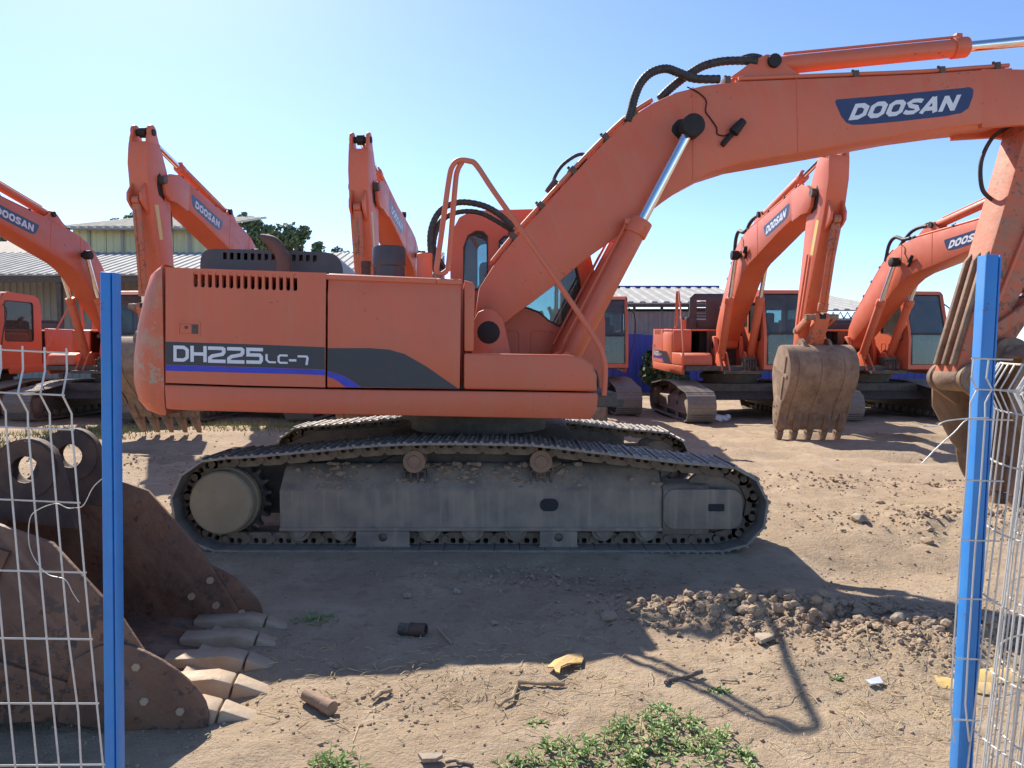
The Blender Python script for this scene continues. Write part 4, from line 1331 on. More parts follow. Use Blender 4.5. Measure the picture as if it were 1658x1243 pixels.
arm_main = arm
def recol(parts, a, b):
    out = []
    for p in parts:
        me2 = p[1]
        if me2.materials[0] == MAT[a]:
            me2 = me2.copy()
            me2.materials[0] = MAT[b]
        out.append((p[0], me2) + tuple(p[2:]))
    return out
arm_clean = recol(arm, 'orange_worn', 'orange')
main, HM = machine((OX, OY, 0), 0, HYAW, ANGB, ANGA, R(33), 'orange excavator in the foreground seen side on, black and blue side stripe, boom reaching right')
rk = random.Random(5)
for yb_, sg in ((-GA, -1), (GA, 1)):
    m = MB()
    for i in range(420):
        x_ = rk.uniform(-1.4, 1.42)
        dd_ = rk.uniform(-0.02, 0.15)
        if vn(x_, sg, 3.0, 10) < -0.12 and rk.random() < 0.8: continue
        zz = 0.635 - 0.16 * max(0, (dd_ - 0.0)) / 0.15 + 0.002
        t_ = 0.006 + 0.022 * rk.random() ** 3
        th = (1 + 5 ** 0.5) / 2
        vs_ = [(-1, th, 0), (1, th, 0), (-1, -th, 0), (1, -th, 0), (0, -1, th), (0, 1, th), (0, -1, -th), (0, 1, -th), (th, 0, -1), (th, 0, 1), (-th, 0, -1), (-th, 0, 1)]
        fs_ = [(0, 11, 5), (0, 5, 1), (0, 1, 7), (0, 7, 10), (0, 10, 11), (1, 5, 9), (5, 11, 4), (11, 10, 2), (10, 7, 6), (7, 1, 8), (3, 9, 4), (3, 4, 2), (3, 2, 6), (3, 6, 8), (3, 8, 9), (4, 9, 5), (2, 4, 11), (6, 2, 10), (8, 6, 7), (9, 8, 1)]
        m.add([(x_ + a * t_ * rk.uniform(0.5, 1.1), yb_ + sg * dd_ + b * t_ * rk.uniform(0.4, 0.9), zz + c * t_ * rk.uniform(0.3, 0.6)) for a, b, c in vs_], fs_)
    tag(ob('caked_soil', m.mesh('caked_soil', 'clod', 0, norm=False), main), kind='stuff')
# hoses from the house up to the boom foot, only on the big machine in view
for q, r_ in (([(712, 445), (702, 430), (697, 400), (698, 372), (708, 347), (724, 333), (748, 327), (780, 332), (806, 345), (832, 368)], 0.027),
              ([(716, 445), (706, 425), (702, 395), (708, 368), (722, 350), (745, 341), (775, 342), (805, 356), (836, 376)], 0.022),
              ([(724, 440), (706, 410), (701, 385), (712, 358), (730, 345)], 0.022)):
    m = MB()
    m.tube(spl([(HP(x, y, BL + 0.05)[0], BL + 0.05 + (0.05 if r_ < 0.025 else 0), HP(x, y, BL + 0.05)[1]) for x, y in q], 8), r_, 8, ribs=0.12)
    ob('hose', m.mesh('hose', 'rubber', smooth=70), main, HM)

GRP = 'excavators parked in a row behind'
PK = dict(group=GRP, arm=arm_clean)
near_r, HN = machine((5.15, 17.95, 0.0), -math.pi / 2, R(1), R(24.5), R(-107), R(14), 'orange excavator right of the big machine, arm hanging down to a dirt caked bucket', **PK)
m = MB().plate([(-0.75, 2.05), (-0.72, 2.86), (-0.62, 2.95), (0.35, 2.95), (0.42, 2.86), (0.42, 2.05)], [[(-0.55 + 0.0, 2.30 + k * 0.075), (-0.32, 2.30 + k * 0.075), (-0.32, 2.335 + k * 0.075), (-0.55, 2.335 + k * 0.075)] for k in range(7)], -1.0, -0.95, 'x')
ob('open_hood', m.mesh('open_hood', 'hood_black', bevel=0.006), near_r, HN)
machine((8.35, 18.2, 0.0), -math.pi / 2, R(7), R(20), R(-75), R(30), 'orange excavator at far right, boom reaching behind the big worn arm', **PK)
machine((1.55, 19.9, 0.0), -math.pi / 2, R(-2), R(12), R(-120), R(20), 'orange excavator mostly hidden behind the big boom, only cab and one track show', **PK)
machine((-2.15, 18.4, 0.0), -math.pi / 2, R(-3), R(26.8), R(-98), R(4), 'orange excavator behind the big machine, arm rising above its middle', **PK)
machine((-5.75, 18.3, 0.0), -math.pi / 2, R(-3.3), R(28), R(-98), R(4), 'orange excavator behind the counterweight, arm rising above the black hood', **PK)
machine((-9.35, 18.3, 0.0), -math.pi / 2, R(-4), R(26.5), R(-100), R(8), 'orange excavator on the left partly behind the blue post, boom rising out of frame', **PK)
machine((-12.95, 18.6, 0.0), -math.pi / 2, R(-4), R(30), R(-100), R(8), 'orange excavator at the far left edge, only its cab in view', **PK)

# ================================================================== LOOSE BUCKET IN FRONT
LOOSE = bucket_meshes(1.16, ('rust', 'rust_dark', 'tooth_steel'))
a = R(54)
bx = Matrix(((-math.sin(a), 0, -math.cos(a), 0), (0, -1, 0, 0), (-math.cos(a), 0, math.sin(a), 0), (0, 0, 0, 1)))
root = tag(ob('digger_bucket', None, None, T(-2.13, 3.50, 0.995) @ RZ(R(8)) @ bx), 'rusty loose excavator bucket lying on the ground behind the left fence, teeth pointing right', 'bucket')
put(root, LOOSE, Matrix.Identity(4))

# ================================================================== FENCE
def post(px0, px1, ptop, pxb, pyb, Y, label):
    t0, b0 = P((px0 + px1) / 2, ptop, Y), P(pxb, pyb, Y)
    d = (b0 - t0)
    b0 = t0 + d * ((t0.z + 0.35) / -d.z)
    wdt = (px1 - px0) / FX * Y
    ax = (t0 - b0)
    Lh = ax.length
    q = ax.to_track_quat('Z', 'Y').to_matrix().to_4x4()
    M = T(*b0) @ q
    # orient local x with world x
    lx = (M.to_3x3().inverted() @ Vector((1, 0, 0)))
    M = M @ RZ(math.atan2(lx.y, lx.x))
    r = tag(ob('fence_post', None, None, M), label, 'post', 'blue fence posts')
    h = wdt / 2
    m = MB().prism([(-h, -0.012), (-h + 0.003, -0.016), (h * 0.55, -0.016), (h * 0.55, -0.006), (h * 0.75, -0.006), (h * 0.75, -0.014), (h, -0.014), (h, 0.026), (-h, 0.026)], 0, Lh, 'z')
    ob('channel', m.mesh('channel', 'blue_paint', bevel=0.0015), r)
    for z in (0.55, 0.62, 0.9, 1.02, 1.25, 1.31, 1.52):
        ob('slot', MB().prism(rrect(h * 0.57, Lh - z, h * 0.73, Lh - z + 0.03, 0.0012, 2), -0.0075, -0.0055).mesh('slot', 'dark_inside', 0), r)
    return r, M, Lh, h
pl_, PM, PLh, ph = post(166, 188, 441, 184, 1240, 2.05, 'upright blue steel fence post at the left, in front of the rusty bucket')
mscar = MB()
for cx_, cz_, rr_ in ((-0.004, 0.60, 0.05), (0.0, 0.50, 0.07), (0.003, 0.40, 0.05)):
    mscar.prism([(cx_ + 0.007 * math.cos(t) * (1 + 0.3 * math.sin(5 * t)), cz_ + rr_ * math.sin(t) * (1 + 0.2 * math.sin(3 * t + 1))) for t in [i * 0.35 for i in range(18)]], -0.0168, -0.0155)
ob('paint_scar', mscar.mesh('paint_scar', 'paint_scar', 0), pl_)
post(1592, 1617, 413, 1558, 1240, 2.05, 'leaning blue steel fence post at the right edge, beside the rolled wire mesh')

# left mesh panel: a stiff welded sheet with a V fold, standing free
def plane_pt(px, py, yaw, x0, y0):
    d = ray(px, py)
    nrm = Vector((-math.sin(yaw), math.cos(yaw), 0))
    t = (Vector((x0, y0, 0)) - Vector((0, 0, CAMZ))).dot(nrm) / d.dot(nrm)
    return Vector((0, 0, CAMZ)) + d * t
YW = R(6)
def PP(px, py): return plane_pt(px, py, YW, -1.05, 1.88)
root = tag(ob('wire_fence', None, None, Matrix.Identity(4)), 'white welded wire mesh panel at the left, left of the upright blue post', 'fence panel')
pn = Vector((math.sin(YW), -math.cos(YW), 0))
rows = [(571.5, 109, 'a'), (638.5, 112, 'f'), (695.5, 118, 'a'), (814, 128, 'a'), (927, 138, 'a'), (1035, 148, 'a'), (1139, 158, 'a'), (1238, 168, 'a'), (1334, 177, 'a'), (1425, 186, 'a')]
slope = [0.05, 0.043, 0.036, 0.045, 0.025, 0.012, 0.002, -0.008, -0.018, -0.028]
FOLD = 0.030
for (y, xe, k), sl in zip(rows, slope):
    a, b = PP(xe + 2, y), PP(xe - 420, y - sl * 420)
    if k == 'f': a, b = a + pn * FOLD, b + pn * FOLD
    ob('wire', MB().tube([a, a.lerp(b, 0.5), b], 0.0024, 6).mesh('wire', 'wire_white'), root)
for i in range(12):
    pts = []
    for j, ((y, xe, k), sl) in enumerate(zip(rows, slope)):
        q = PP(xe - i * 35.5, y - sl * i * 35.5) + pn * 0.004
        if j == 0: pts += [q + Vector((0, 0, 0.012)), q, q + Vector((0, 0, -0.045))]
        elif k == 'f': pts.append(q + pn * FOLD)
        elif j == 2: pts += [q + Vector((0, 0, 0.04)), q]
        elif j == 6 and i == 1: pts += [q + Vector((0.008, 0, -0.02))]
        else: pts.append(q)
    ob('wire', MB().tube(pts, 0.0024, 6).mesh('wire', 'wire_white'), root)
# loose tie wire hanging on the panel
tw = [(165, 775), (150, 790), (135, 818), (120, 822), (108, 822), (90, 815), (60, 826), (48, 842), (47, 880), (58, 908), (78, 930), (105, 938), (118, 960), (128, 975)]
tag(ob('tie_wire', MB().tube(spl([P(x, y, 1.80) for x, y in tw], 5), 0.0011, 6).mesh('tie_wire', 'wire_white', smooth=60)), 'thin twisted tie wire hanging on the left mesh panel', 'wire')

# right: mesh panel tied to the post and rolled up
root = tag(ob('wire_fence', None, None, Matrix.Identity(4)), 'rolled up white wire mesh leaning at the right edge behind the leaning blue post', 'fence panel')
cx0, cy0 = 1.70, 1.95
def roll_xy(u, z):                        # u = running length along the sheet
    k = 0.42
    ang = R(150) + u / k
    rr = k - 0.012 * u / k
    return (1.66 + 0.09 * (z - 0.45) + rr * math.cos(ang), cy0 + rr * math.sin(ang))
zr = [1.47, 1.40, 1.34, 1.20, 1.02, 0.84, 0.66, 0.48, 0.30, 0.12, -0.02]
NU = 84
for j, z in enumerate(zr):
    pts = []
    for i in range(NU * 2):
        u = i * 0.026
        x, y = roll_xy(u, z)
        c = Vector((x - cx0, y - cy0, 0)).normalized()
        pts.append(Vector((x, y, z - 0.02 * math.sin(u * 0.8))) + (c * 0.03 if j == 1 else Vector()))
    ob('wire', MB().tube(pts, 0.0026, 5).mesh('wire', 'wire_white' if j % 3 else 'wire_cream', smooth=60), root)
for i in range(NU):
    u = i * 0.037
    pts = []
    for j, z in enumerate(zr):
        x, y = roll_xy(u, z)
        c = Vector((x - cx0, y - cy0, 0)).normalized()
        pts.append(Vector((x, y, z - 0.02 * math.sin(u * 0.8))) + c * 0.004 + (c * 0.03 if j == 1 else Vector()))
    ob('wire', MB().tube(pts, 0.0024, 5).mesh('wire', 'wire_white', smooth=60), root)
# the free edge of the sheet, wired against the post
root = tag(ob('wire_fence', None, None, Matrix.Identity(4)), 'two bent mesh wires and short rungs tied across the leaning blue post', 'fence panel')
for off_ in (0, 24):
    q = [(1577 + off_, 580), (1573 + off_, 612), (1582 + off_, 630), (1571 + off_, 652), (1571 + off_, 680), (1566 + off_ - 2, 780), (1558 + off_ - 4, 900), (1551 + off_ - 7, 1050), (1548 + off_ - 9, 1140), (1553 + off_ - 8, 1200)]
    ob('wire', MB().tube([P(x, y, 2.015) for x, y in q], 0.0024, 6).mesh('wire', 'wire_white'), root)
for y, x0, x1 in ((580, 1573, 1640), (630, 1577, 1650), (678, 1566, 1640), (777, 1562, 1625), (874, 1555, 1618), (969, 1549, 1612), (1066, 1544, 1600), (1165, 1546, 1590)):
    ob('wire', MB().tube([P(x0, y, 2.011), P(x1, y + 2, 2.011)], 0.0024, 6).mesh('wire', 'wire_white'), root)
for q in ([(1494, 690), (1515, 690), (1530, 682), (1560, 678), (1600, 676)], [(1493, 750), (1520, 722), (1545, 700), (1565, 680), (1590, 678)]):
    ob('wire', MB().tube(spl([P(x, y, 1.98) for x, y in q], 5), 0.0017, 6).mesh('wire', 'wire_white', smooth=60), root)

# ================================================================== BUILDINGS
def corr(x0, x1, z0, z1, pitch, depth):
    """upright corrugated sheet in the xz plane facing -y"""
    m = MB()
    n = max(2, int(round((x1 - x0) / pitch)))
    vs, fs = [], []
    for i in range(n + 1):
        x = x0 + (x1 - x0) * i / n
        for t, d in ((0, 0), (0.30, 0), (0.42, -depth), (0.78, -depth), (0.90, 0)):
            xx = x + t * (x1 - x0) / n
            if xx <= x1 + 1e-6:
                vs.append((xx, d))
    m.prism(vs + [(x1, 0.05), (x0, 0.05)], z0, z1, 'z')
    return m

def roof_sheet(x0, x1, y0, z0, y1, z1, pitch, depth, mat, name='roof'):
    m = corr(x0, x1, 0, math.hypot(y1 - y0, z1 - z0), pitch, depth)
    return m.mesh(name, mat, 0), T(0, y0, z0) @ RX(-(math.pi / 2 - math.atan2(z1 - z0, y1 - y0)))

# tall warehouse on the left with yellow-green translucent wall sheets
Yb = 36.0
r = tag(ob('warehouse', None, None, T(0, Yb, 0)), 'tall warehouse at the left with yellow green wall sheets and a pale roof', 'building')
xa, xb = P(118, 400, Yb).x, P(335, 400, Yb).x
zt, zb_ = P(200, 371, Yb).z, P(200, 432, Yb).z
nW = 8
for i in range(nW):
    x0 = xa + (xb - xa) * i / nW
    m = corr(x0 + 0.015, x0 + (xb - xa) / nW - 0.015, zb_ - 0.4, zt, 0.33, 0.035)
    ob('wall_panel', m.mesh('wall_panel', 'wall_green', 0), r)
ob('wall', MB().box((xa, 0.06, 0), (xb, 8, zt - 0.02)).mesh('wall', 'wall_grey', 0), r)
me_, M_ = roof_sheet(xa - 0.5, xb + 0.3, -0.9, zt - 0.05, 8, P(200, 352, Yb + 8).z, 0.4, 0.06, 'roof_cream')
ob('roof', me_, r, M_)
ob('gutter', MB().box((xa - 0.4, -0.95, zt - 0.16), (xb + 0.4, -0.82, zt - 0.07)).mesh('gutter', 'roof_sheet', 0), r)
for i in range(4):
    x = xa + (xb - xa) * (i + 0.5) / 4
    ob('post', MB().box((x - 0.06, -0.08, zb_ - 0.4), (x + 0.06, -0.04, zt)).mesh('post', 'wall_grey', 0), r)
# low open shed in front of it
Yc = 29.0
r = tag(ob('open_shed', None, None, T(0, Yc, 0)), 'low grey roofed open shed behind the left excavators', 'building')
xa, xb = -27.0, P(700, 440, Yc).x
ze, zr_ = P(100, 444, Yc).z, P(100, 409, Yc + 5.5).z
me_, M_ = roof_sheet(xa, xb, 0, ze, 5.5, zr_, 0.35, 0.04, 'roof_sheet')
ob('roof', me_, r, M_)
ob('rear_wall', corr(xa, xb, 0, zr_ - 0.15, 0.3, 0.03).mesh('rear_wall', 'wall_grey', 0), r, T(0, 5.3, 0))
for i in range(6):
    x = xa + 0.3 + (xb - xa - 0.6) * i / 5
    ob('post', MB().box((x - 0.08, 0.2, 0), (x + 0.08, 0.36, ze - 0.02)).mesh('post', 'steel_dark', 0), r)
ob('beam', MB().box((xa, 0.1, ze - 0.28), (xb, 0.18, ze - 0.06)).mesh('beam', 'steel_dark', 0), r)
# small brick building far left
r = tag(ob('brick_house', None, None, T(-29.5, 38, 0)), 'distant brick building at the far left edge above the grey shed roof', 'building')
ob('wall', MB().box((-6, 0, 0), (5.5, 7, 6.3)).mesh('wall', 'brick_red', 0), r)
ob('roof', MB().prism([(-0.4, 6.2), (3.5, 7.3), (7.4, 6.2), (7.4, 6.35), (3.5, 7.5), (-0.4, 6.35)], -6.3, 5.8, 'x').mesh('roof', 'exhaust_rust', 0), r)
for i in range(4):
    wi = ob('window', MB().box((-5 + i * 2.8, -0.03, 4.2), (-3.8 + i * 2.8, 0.03, 5.5)).mesh('window', 'dark_inside', 0), r)
    ob('window_frame', MB().plate([(-5 + i * 2.8, 4.2), (-3.8 + i * 2.8, 4.2), (-3.8 + i * 2.8, 5.5), (-5 + i * 2.8, 5.5)], [[(-4.92 + i * 2.8, 4.28), (-3.88 + i * 2.8, 4.28), (-3.88 + i * 2.8, 5.42), (-4.92 + i * 2.8, 5.42)]], -0.06, -0.031).mesh('window_frame', 'decal_white', 0), wi)
# shed at the right of the middle: pale roof, brown corrugated wall
Yd = 30.0
r = tag(ob('tin_shed', None, None, T(0, Yd, 0)), 'tin shed with pale ribbed roof and brown wall behind the blue hoarding', 'building')
xa, xb = P(930, 500, Yd).x, P(1215, 500, Yd).x
ze, zr_ = P(1050, 490, Yd - 0.6).z, P(1050, 466, Yd + 5).z
me_, M_ = roof_sheet(xa, xb, -0.6, ze, 5, zr_, 0.45, 0.06, 'roof_sheet')
ob('roof', me_, r, M_)
ob('ridge_cap', MB().box((xa - 0.1, 4.9, zr_ - 0.02), (xb + 0.1, 5.25, zr_ + 0.1)).mesh('ridge_cap', 'wall_blue', 0), r)
nb = 12
for i in range(nb):
    x0 = xa + 0.2 + (xb - xa - 0.4) * i / nb
    x1 = xa + 0.2 + (xb - xa - 0.4) * (i + 1) / nb - 0.01
    ob('wall_panel', corr(x0, x1, 0.0, P(1050, 504, Yd).z, 0.19, 0.025).mesh('wall_panel', 'wall_brown', 0), r)
ob('inner_wall', MB().box((xa + 0.3, 3.5, 0), (xb - 0.3, 3.6, ze)).mesh('inner_wall', 'dark_inside', 0), r)
ob('eave_beam', MB().box((xa + 0.1, -0.5, ze - 0.16), (xb - 0.1, -0.42, ze - 0.03)).mesh('eave_beam', 'exhaust_rust', 0), r)
for i in range(7):
    x = xa + 0.2 + (xb - xa - 0.4) * i / 6
    ob('post', MB().box((x - 0.05, 0.06, 0), (x + 0.05, 0.16, ze)).mesh('post', 'steel_dark', 0), r)
# blue hoarding in front of it
r = tag(ob('blue_hoarding', None, None, T(0, 27.5, 0)), 'deep blue sheet metal hoarding behind the parked excavators', 'wall')
xa, xb = P(900, 560, 27.5).x, P(1560, 560, 27.5).x
zt = P(1050, 541, 27.5).z
nb = 14
for i in range(nb):
    x0 = xa + (xb - xa) * i / nb
    ob('sheet_panel', corr(x0, x0 + (xb - xa) / nb - 0.01, 0, zt + random.uniform(-0.03, 0.03), 0.25, 0.02).mesh('sheet_panel', 'wall_blue', 0), r)
for i in range(8):
    x = xa + (xb - xa) * i / 7
    ob('post', MB().box((x - 0.04, 0.06, 0), (x + 0.04, 0.14, zt)).mesh('post', 'steel_dark', 0), r)
# second shed right
Ye = 33.0
r = tag(ob('open_barn', None, None, T(0, Ye, 0)), 'grey roofed open barn between the two right hand excavators', 'building')
xa, xb = P(1280, 500, Ye).x, P(1440, 500, Ye).x
ze, zr_ = P(1370, 503, Ye).z, P(1340, 480, Ye + 6).z
me_, M_ = roof_sheet(xa, xb, -0.6, ze, 6, zr_, 0.5, 0.06, 'roof_sheet')
ob('roof', me_, r, M_)
for i in range(6):
    x0 = xa + (xb - xa) * i / 6
    ob('wall_panel', corr(x0 + 0.02, x0 + (xb - xa) / 6 - 0.02, 0, ze - 0.35, 0.25, 0.03).mesh('wall_panel', 'wall_grey', 0), r, T(0, 1.5, 0))
tz = MB()
for i in range(14):
    x = xa + (xb - xa) * i / 14
    dx = (xb - xa) / 14
    tz.tube([(x, -0.4, ze - 0.35), (x + dx / 2, -0.4, ze - 0.08), (x + dx, -0.4, ze - 0.35)], 0.03, 5)
tz.box((xa, -0.44, ze - 0.40), (xb, -0.36, ze - 0.34))
ob('truss', tz.mesh('truss', 'steel_dark', 0), r)
for i in range(4):
    x = xa + 0.1 + (xb - xa - 0.2) * i / 3
    ob('post', MB().box((x - 0.06, -0.46, 0), (x + 0.06, -0.34, ze - 0.4)).mesh('post', 'steel_dark', 0), r)
# poles at the right horizon
for k, (px, Y, h_) in enumerate(((1546, 60, 4.3), (1538, 85, 4.6))):
    q = P(px, 570, Y)
    r = ob('utility_pole', None, None, T(q.x, Y, 0))
    tag(r, ['slim utility pole on the right horizon, nearer one', 'slim utility pole on the right horizon, farther one'][k], 'pole', 'utility poles')
    ob('shaft', MB().cyl((0, 0, -0.1), (0, 0, h_), 0.12, 0.08, seg=8).mesh('shaft', 'bark'), r)
    ob('crossarm', MB().box((-0.6, -0.05, h_ - 0.5), (0.6, 0.05, h_ - 0.38)).mesh('crossarm', 'bark', 0), r)

# ================================================================== TREES
def leaf_cloud(n, pts_fn, size, rnd):
    vs, fs = [], []
    for i in range(n):
        p = pts_fn(rnd)
        s = size * rnd.uniform(0.6, 1.3)
        a = Vector((rnd.gauss(0, 1), rnd.gauss(0, 1), rnd.gauss(0, 1))).normalized()
        b = a.orthogonal().normalized()
        c = a.cross(b)
        o = len(vs)
        vs += [p - b * s * 0.5, p + c * s * 0.32, p + b * s * 0.5, p - c * s * 0.32]
        fs.append((o, o + 1, o + 2, o + 3))
    m = MB()
    m.add(vs, fs)
    return m

def tree(px, ptop, Y, wpx, label, mat='leaf_tree', seed=1, narrow=True):
    rnd = random.Random(seed)
    base = P(px, 570, Y)
    H_ = P(px, ptop, Y).z
    rad = wpx / FX * Y / 2
    r = tag(ob('tree', None, None, T(base.x, Y, 0)), label, 'tree', 'trees behind the sheds')
    tm = MB().tube([(0, 0, -0.3), (0.1, 0, H_ * 0.3), (0, 0.1, H_ * 0.6), (0.05, 0, H_ * 0.93)], [H_ * 0.022, H_ * 0.017, H_ * 0.01, H_ * 0.003], 8)
    clumps = []
    for i in range(34):
        z = H_ * rnd.uniform(0.25, 0.96)
        t = z / H_
        w_ = rad * (math.sin(math.pi * min(1, max(0.02, (t - 0.15) / 0.88))) ** 0.6)
        ang = rnd.uniform(0, 6.28)
        rr = w_ * math.sqrt(rnd.random()) * 0.85
        c = Vector((rr * math.cos(ang), rr * math.sin(ang), z))
        clumps.append((c, rad * rnd.uniform(0.30, 0.52)))
        tm.tube([(0, 0, z - H_ * 0.08), c * 0.6 + Vector((0, 0, z * 0.4 - H_ * 0.03)), c], [H_ * 0.006, H_ * 0.004, H_ * 0.001], 5)
    ob('trunk', tm.mesh('trunk', 'bark'), r)
    def f(rn):
        c, s = clumps[rn.randrange(len(clumps))]
        v = Vector((rn.gauss(0, 1), rn.gauss(0, 1), rn.gauss(0, 1.35)))
        return c + v.normalized() * s * (rn.random() ** 0.4)
    tag(ob('crown', leaf_cloud(6000, f, rad * 0.22, rnd).mesh('crown', mat, 0, norm=False), r), kind='stuff')
names = ['at the far left', 'just left of the pale warehouse roof', 'over the middle of the warehouse roof', 'beside the raised arm, left end of the poplar row', 'second in the poplar row right of the raised arm',
         'third in the poplar row right of the raised arm', 'fourth in the poplar row', 'right end of the poplar row above the black hood', 'low one right of the poplar row', 'lowest one by the dark air cleaner']
spec = [(26, 374, 52, 84, 'leaf_tree'), (188, 342, 62, 66, 'leaf_tree'), (224, 340, 62, 64, 'leaf_tree'), (404, 340, 58, 70, 'leaf_tree'), (430, 344, 60, 66, 'leaf_tree'),
        (455, 348, 58, 70, 'leaf_tree'), (480, 362, 58, 66, 'leaf_tree'), (508, 392, 60, 50, 'leaf_tree'), (540, 397, 60, 52, 'leaf_tree'), (564, 406, 62, 46, 'leaf_tree')]
for i, (px, pt, Y, wp, mt) in enumerate(spec):
    tree(px, pt, Y, wp, 'leafy green tree ' + names[i], mt, 20 + i)
tree(1075, 566, 26.2, 70, 'dark bushy sapling against the blue hoarding', 'leaf_dark', 55, False)

# ================================================================== THINGS ON THE GROUND
rnd = random.Random(3)
def ico(mb, c, s, rnd_, flat=0.85):
    t = (1 + 5 ** 0.5) / 2
    vs = [(-1, t, 0), (1, t, 0), (-1, -t, 0), (1, -t, 0), (0, -1, t), (0, 1, t), (0, -1, -t), (0, 1, -t), (t, 0, -1), (t, 0, 1), (-t, 0, -1), (-t, 0, 1)]
    fs = [(0, 11, 5), (0, 5, 1), (0, 1, 7), (0, 7, 10), (0, 10, 11), (1, 5, 9), (5, 11, 4), (11, 10, 2), (10, 7, 6), (7, 1, 8), (3, 9, 4), (3, 4, 2), (3, 2, 6), (3, 6, 8), (3, 8, 9), (4, 9, 5), (2, 4, 11), (6, 2, 10), (8, 6, 7), (9, 8, 1)]
    sx, sy, sz = s * rnd_.uniform(0.7, 1.3), s * rnd_.uniform(0.7, 1.3), s * flat * rnd_.uniform(0.7, 1.2)
    a = rnd_.uniform(0, 6.28)
    ca, sa = math.cos(a), math.sin(a)
    out = []
    for x, y, z in vs:
        k = rnd_.uniform(0.72, 1.2) / 1.9
        x, y, z = x * sx * k, y * sy * k, z * sz * k
        out.append((c[0] + x * ca - y * sa, c[1] + x * sa + y * ca, c[2] + z))
    mb.add(out, fs)

# loose soil crumbs
m = MB()
k = 0
tries = 0
while k < 16000 and tries < 200000:
    tries += 1
    y = 1.9 * (14.0 / 1.9) ** rnd.random()
    x = rnd.uniform(-0.8, 0.8) * y
    p = 0.02 + 0.20 * max(0.0, float(vn(x, y, 1.1, 9)) + 0.05) + 0.9 * float(rough(x, y))
    if rnd.random() > p: continue
    r0 = float(rough(x, y))
    if y > 5.4 and rnd.random() > 0.35: continue
    s = (0.003 + 0.009 * rnd.random() ** 3) * (1 + 0.12 * max(0, y - 4)) + r0 * (0.010 * rnd.random() + 0.034 * rnd.random() ** 7)
    ico(m, (x, y, ghz(x, y) + s * 0.12), s, rnd)
    k += 1
tag(ob('soil_crumbs', m.mesh('soil_crumbs', 'clod', 0, norm=False)), 'loose crumbs and clods of dry brown soil strewn over the yard', 'soil', kind='stuff')
# straw and dead stalks
m = MB()
for i in range(900):
    if i < 500:
        px, py = rnd.gauss(760, 230), rnd.gauss(1095, 50)
    else:
        px, py = rnd.gauss(1440, 110), rnd.gauss(1120, 60)
    x, y = G(px, py)
    if y < 1.5: continue
    a = rnd.uniform(0, 6.28)
    l = rnd.uniform(0.015, 0.07) * (2.2 if rnd.random() < 0.12 else 1)
    z = ghz(x, y)
    p0 = Vector((x, y, z + 0.006))
    x1, y1 = x + l * math.cos(a), y + l * math.sin(a)
    p1 = Vector((x1, y1, ghz(x1, y1) + 0.006 + rnd.uniform(0, 0.015)))
    mid = p0.lerp(p1, 0.5) + Vector((0, 0, rnd.uniform(0, 0.01)))
    m.tube([p0, mid, p1], rnd.uniform(0.0009, 0.002), 4)
tag(ob('straw_litter', m.mesh('straw_litter', 'straw', 0, norm=False)), 'scattered pale straw and dead stalks on the bare soil', 'straw', kind='stuff')

# weeds
def weed(px, py, rad, hgt, n, label, seed, mat='leaf_weed'):
    rn = random.Random(seed)
    x, y = G(px, py)
    r = tag(ob('weed', None, None, T(x, y, 0)), label, 'plant', 'weeds in the foreground')
    st, lf = MB(), MB()
    for i in range(n):
        a, d = rn.uniform(0, 6.28), rad * math.sqrt(rn.random())
        bx_, by_ = d * math.cos(a), d * math.sin(a) * 0.7
        z0 = ghz(x + bx_, y + by_)
        lean = Vector((rn.gauss(0, 0.6), rn.gauss(0, 0.6), 1)).normalized()
        h_ = hgt * rn.uniform(0.2, 1.15) * (1 - 0.55 * d / rad)
        p0 = Vector((bx_, by_, z0 - 0.01))
        p1 = p0 + lean * h_
        st.tube([p0, p0.lerp(p1, 0.5), p1], [0.0022, 0.0018, 0.001], 4)
        nl = max(4, int(h_ / 0.012))
        for k in range(nl):
            t = 0.2 + 0.8 * k / nl
            b = p0.lerp(p1, t)
            an = k * 2.4 + rn.random()
            o_ = Vector((math.cos(an), math.sin(an), rn.uniform(0.1, 0.8))).normalized()
            l = rn.uniform(0.028, 0.055) * (1.15 - 0.5 * t)
            sdv = o_.cross(Vector((0, 0, 1))).normalized() * l * 0.17
            mid = b + o_ * l * 0.5
            tip = b + o_ * l + Vector((0, 0, -l * 0.25))
            lf.add([b, mid + sdv, tip, mid - sdv], [(0, 1, 2), (0, 2, 3)])
    tag(ob('stems', st.mesh('stems', mat, 0, norm=False), r), kind='stuff')
    tag(ob('leaves', lf.mesh('leaves', mat, 0, norm=False), r), kind='stuff')
weed(945, 1225, 0.20, 0.15, 60, 'bushy green weed at the bottom of the picture, left of the middle one', 1)
weed(1075, 1195, 0.24, 0.15, 70, 'largest green weed clump at the bottom of the picture', 2)
weed(1130, 1248, 0.28, 0.11, 70, 'green weed clump on the bottom edge under the largest one', 3)
weed(850, 1238, 0.11, 0.09, 20, 'small green weed on the bottom edge, left of the bushy ones', 4)
weed(540, 1232, 0.10, 0.10, 24, 'small green weed alone at the bottom left', 5)
weed(1075, 1150, 0.05, 0.06, 12, 'little green weed rising above the largest clump', 6)
weed(1160, 1130, 0.05, 0.035, 12, 'low green weed lying in the handrail shadow', 7)
weed(1360, 1110, 0.03, 0.03, 7, 'tiny green weed right of the handrail shadow', 8)
weed(505, 1005, 0.14, 0.05, 26, 'dark patch of green weed in the shade by the bucket teeth', 9)
weed(870, 1165, 0.03, 0.05, 7, 'tiny green weed above the bottom left clumps', 10)

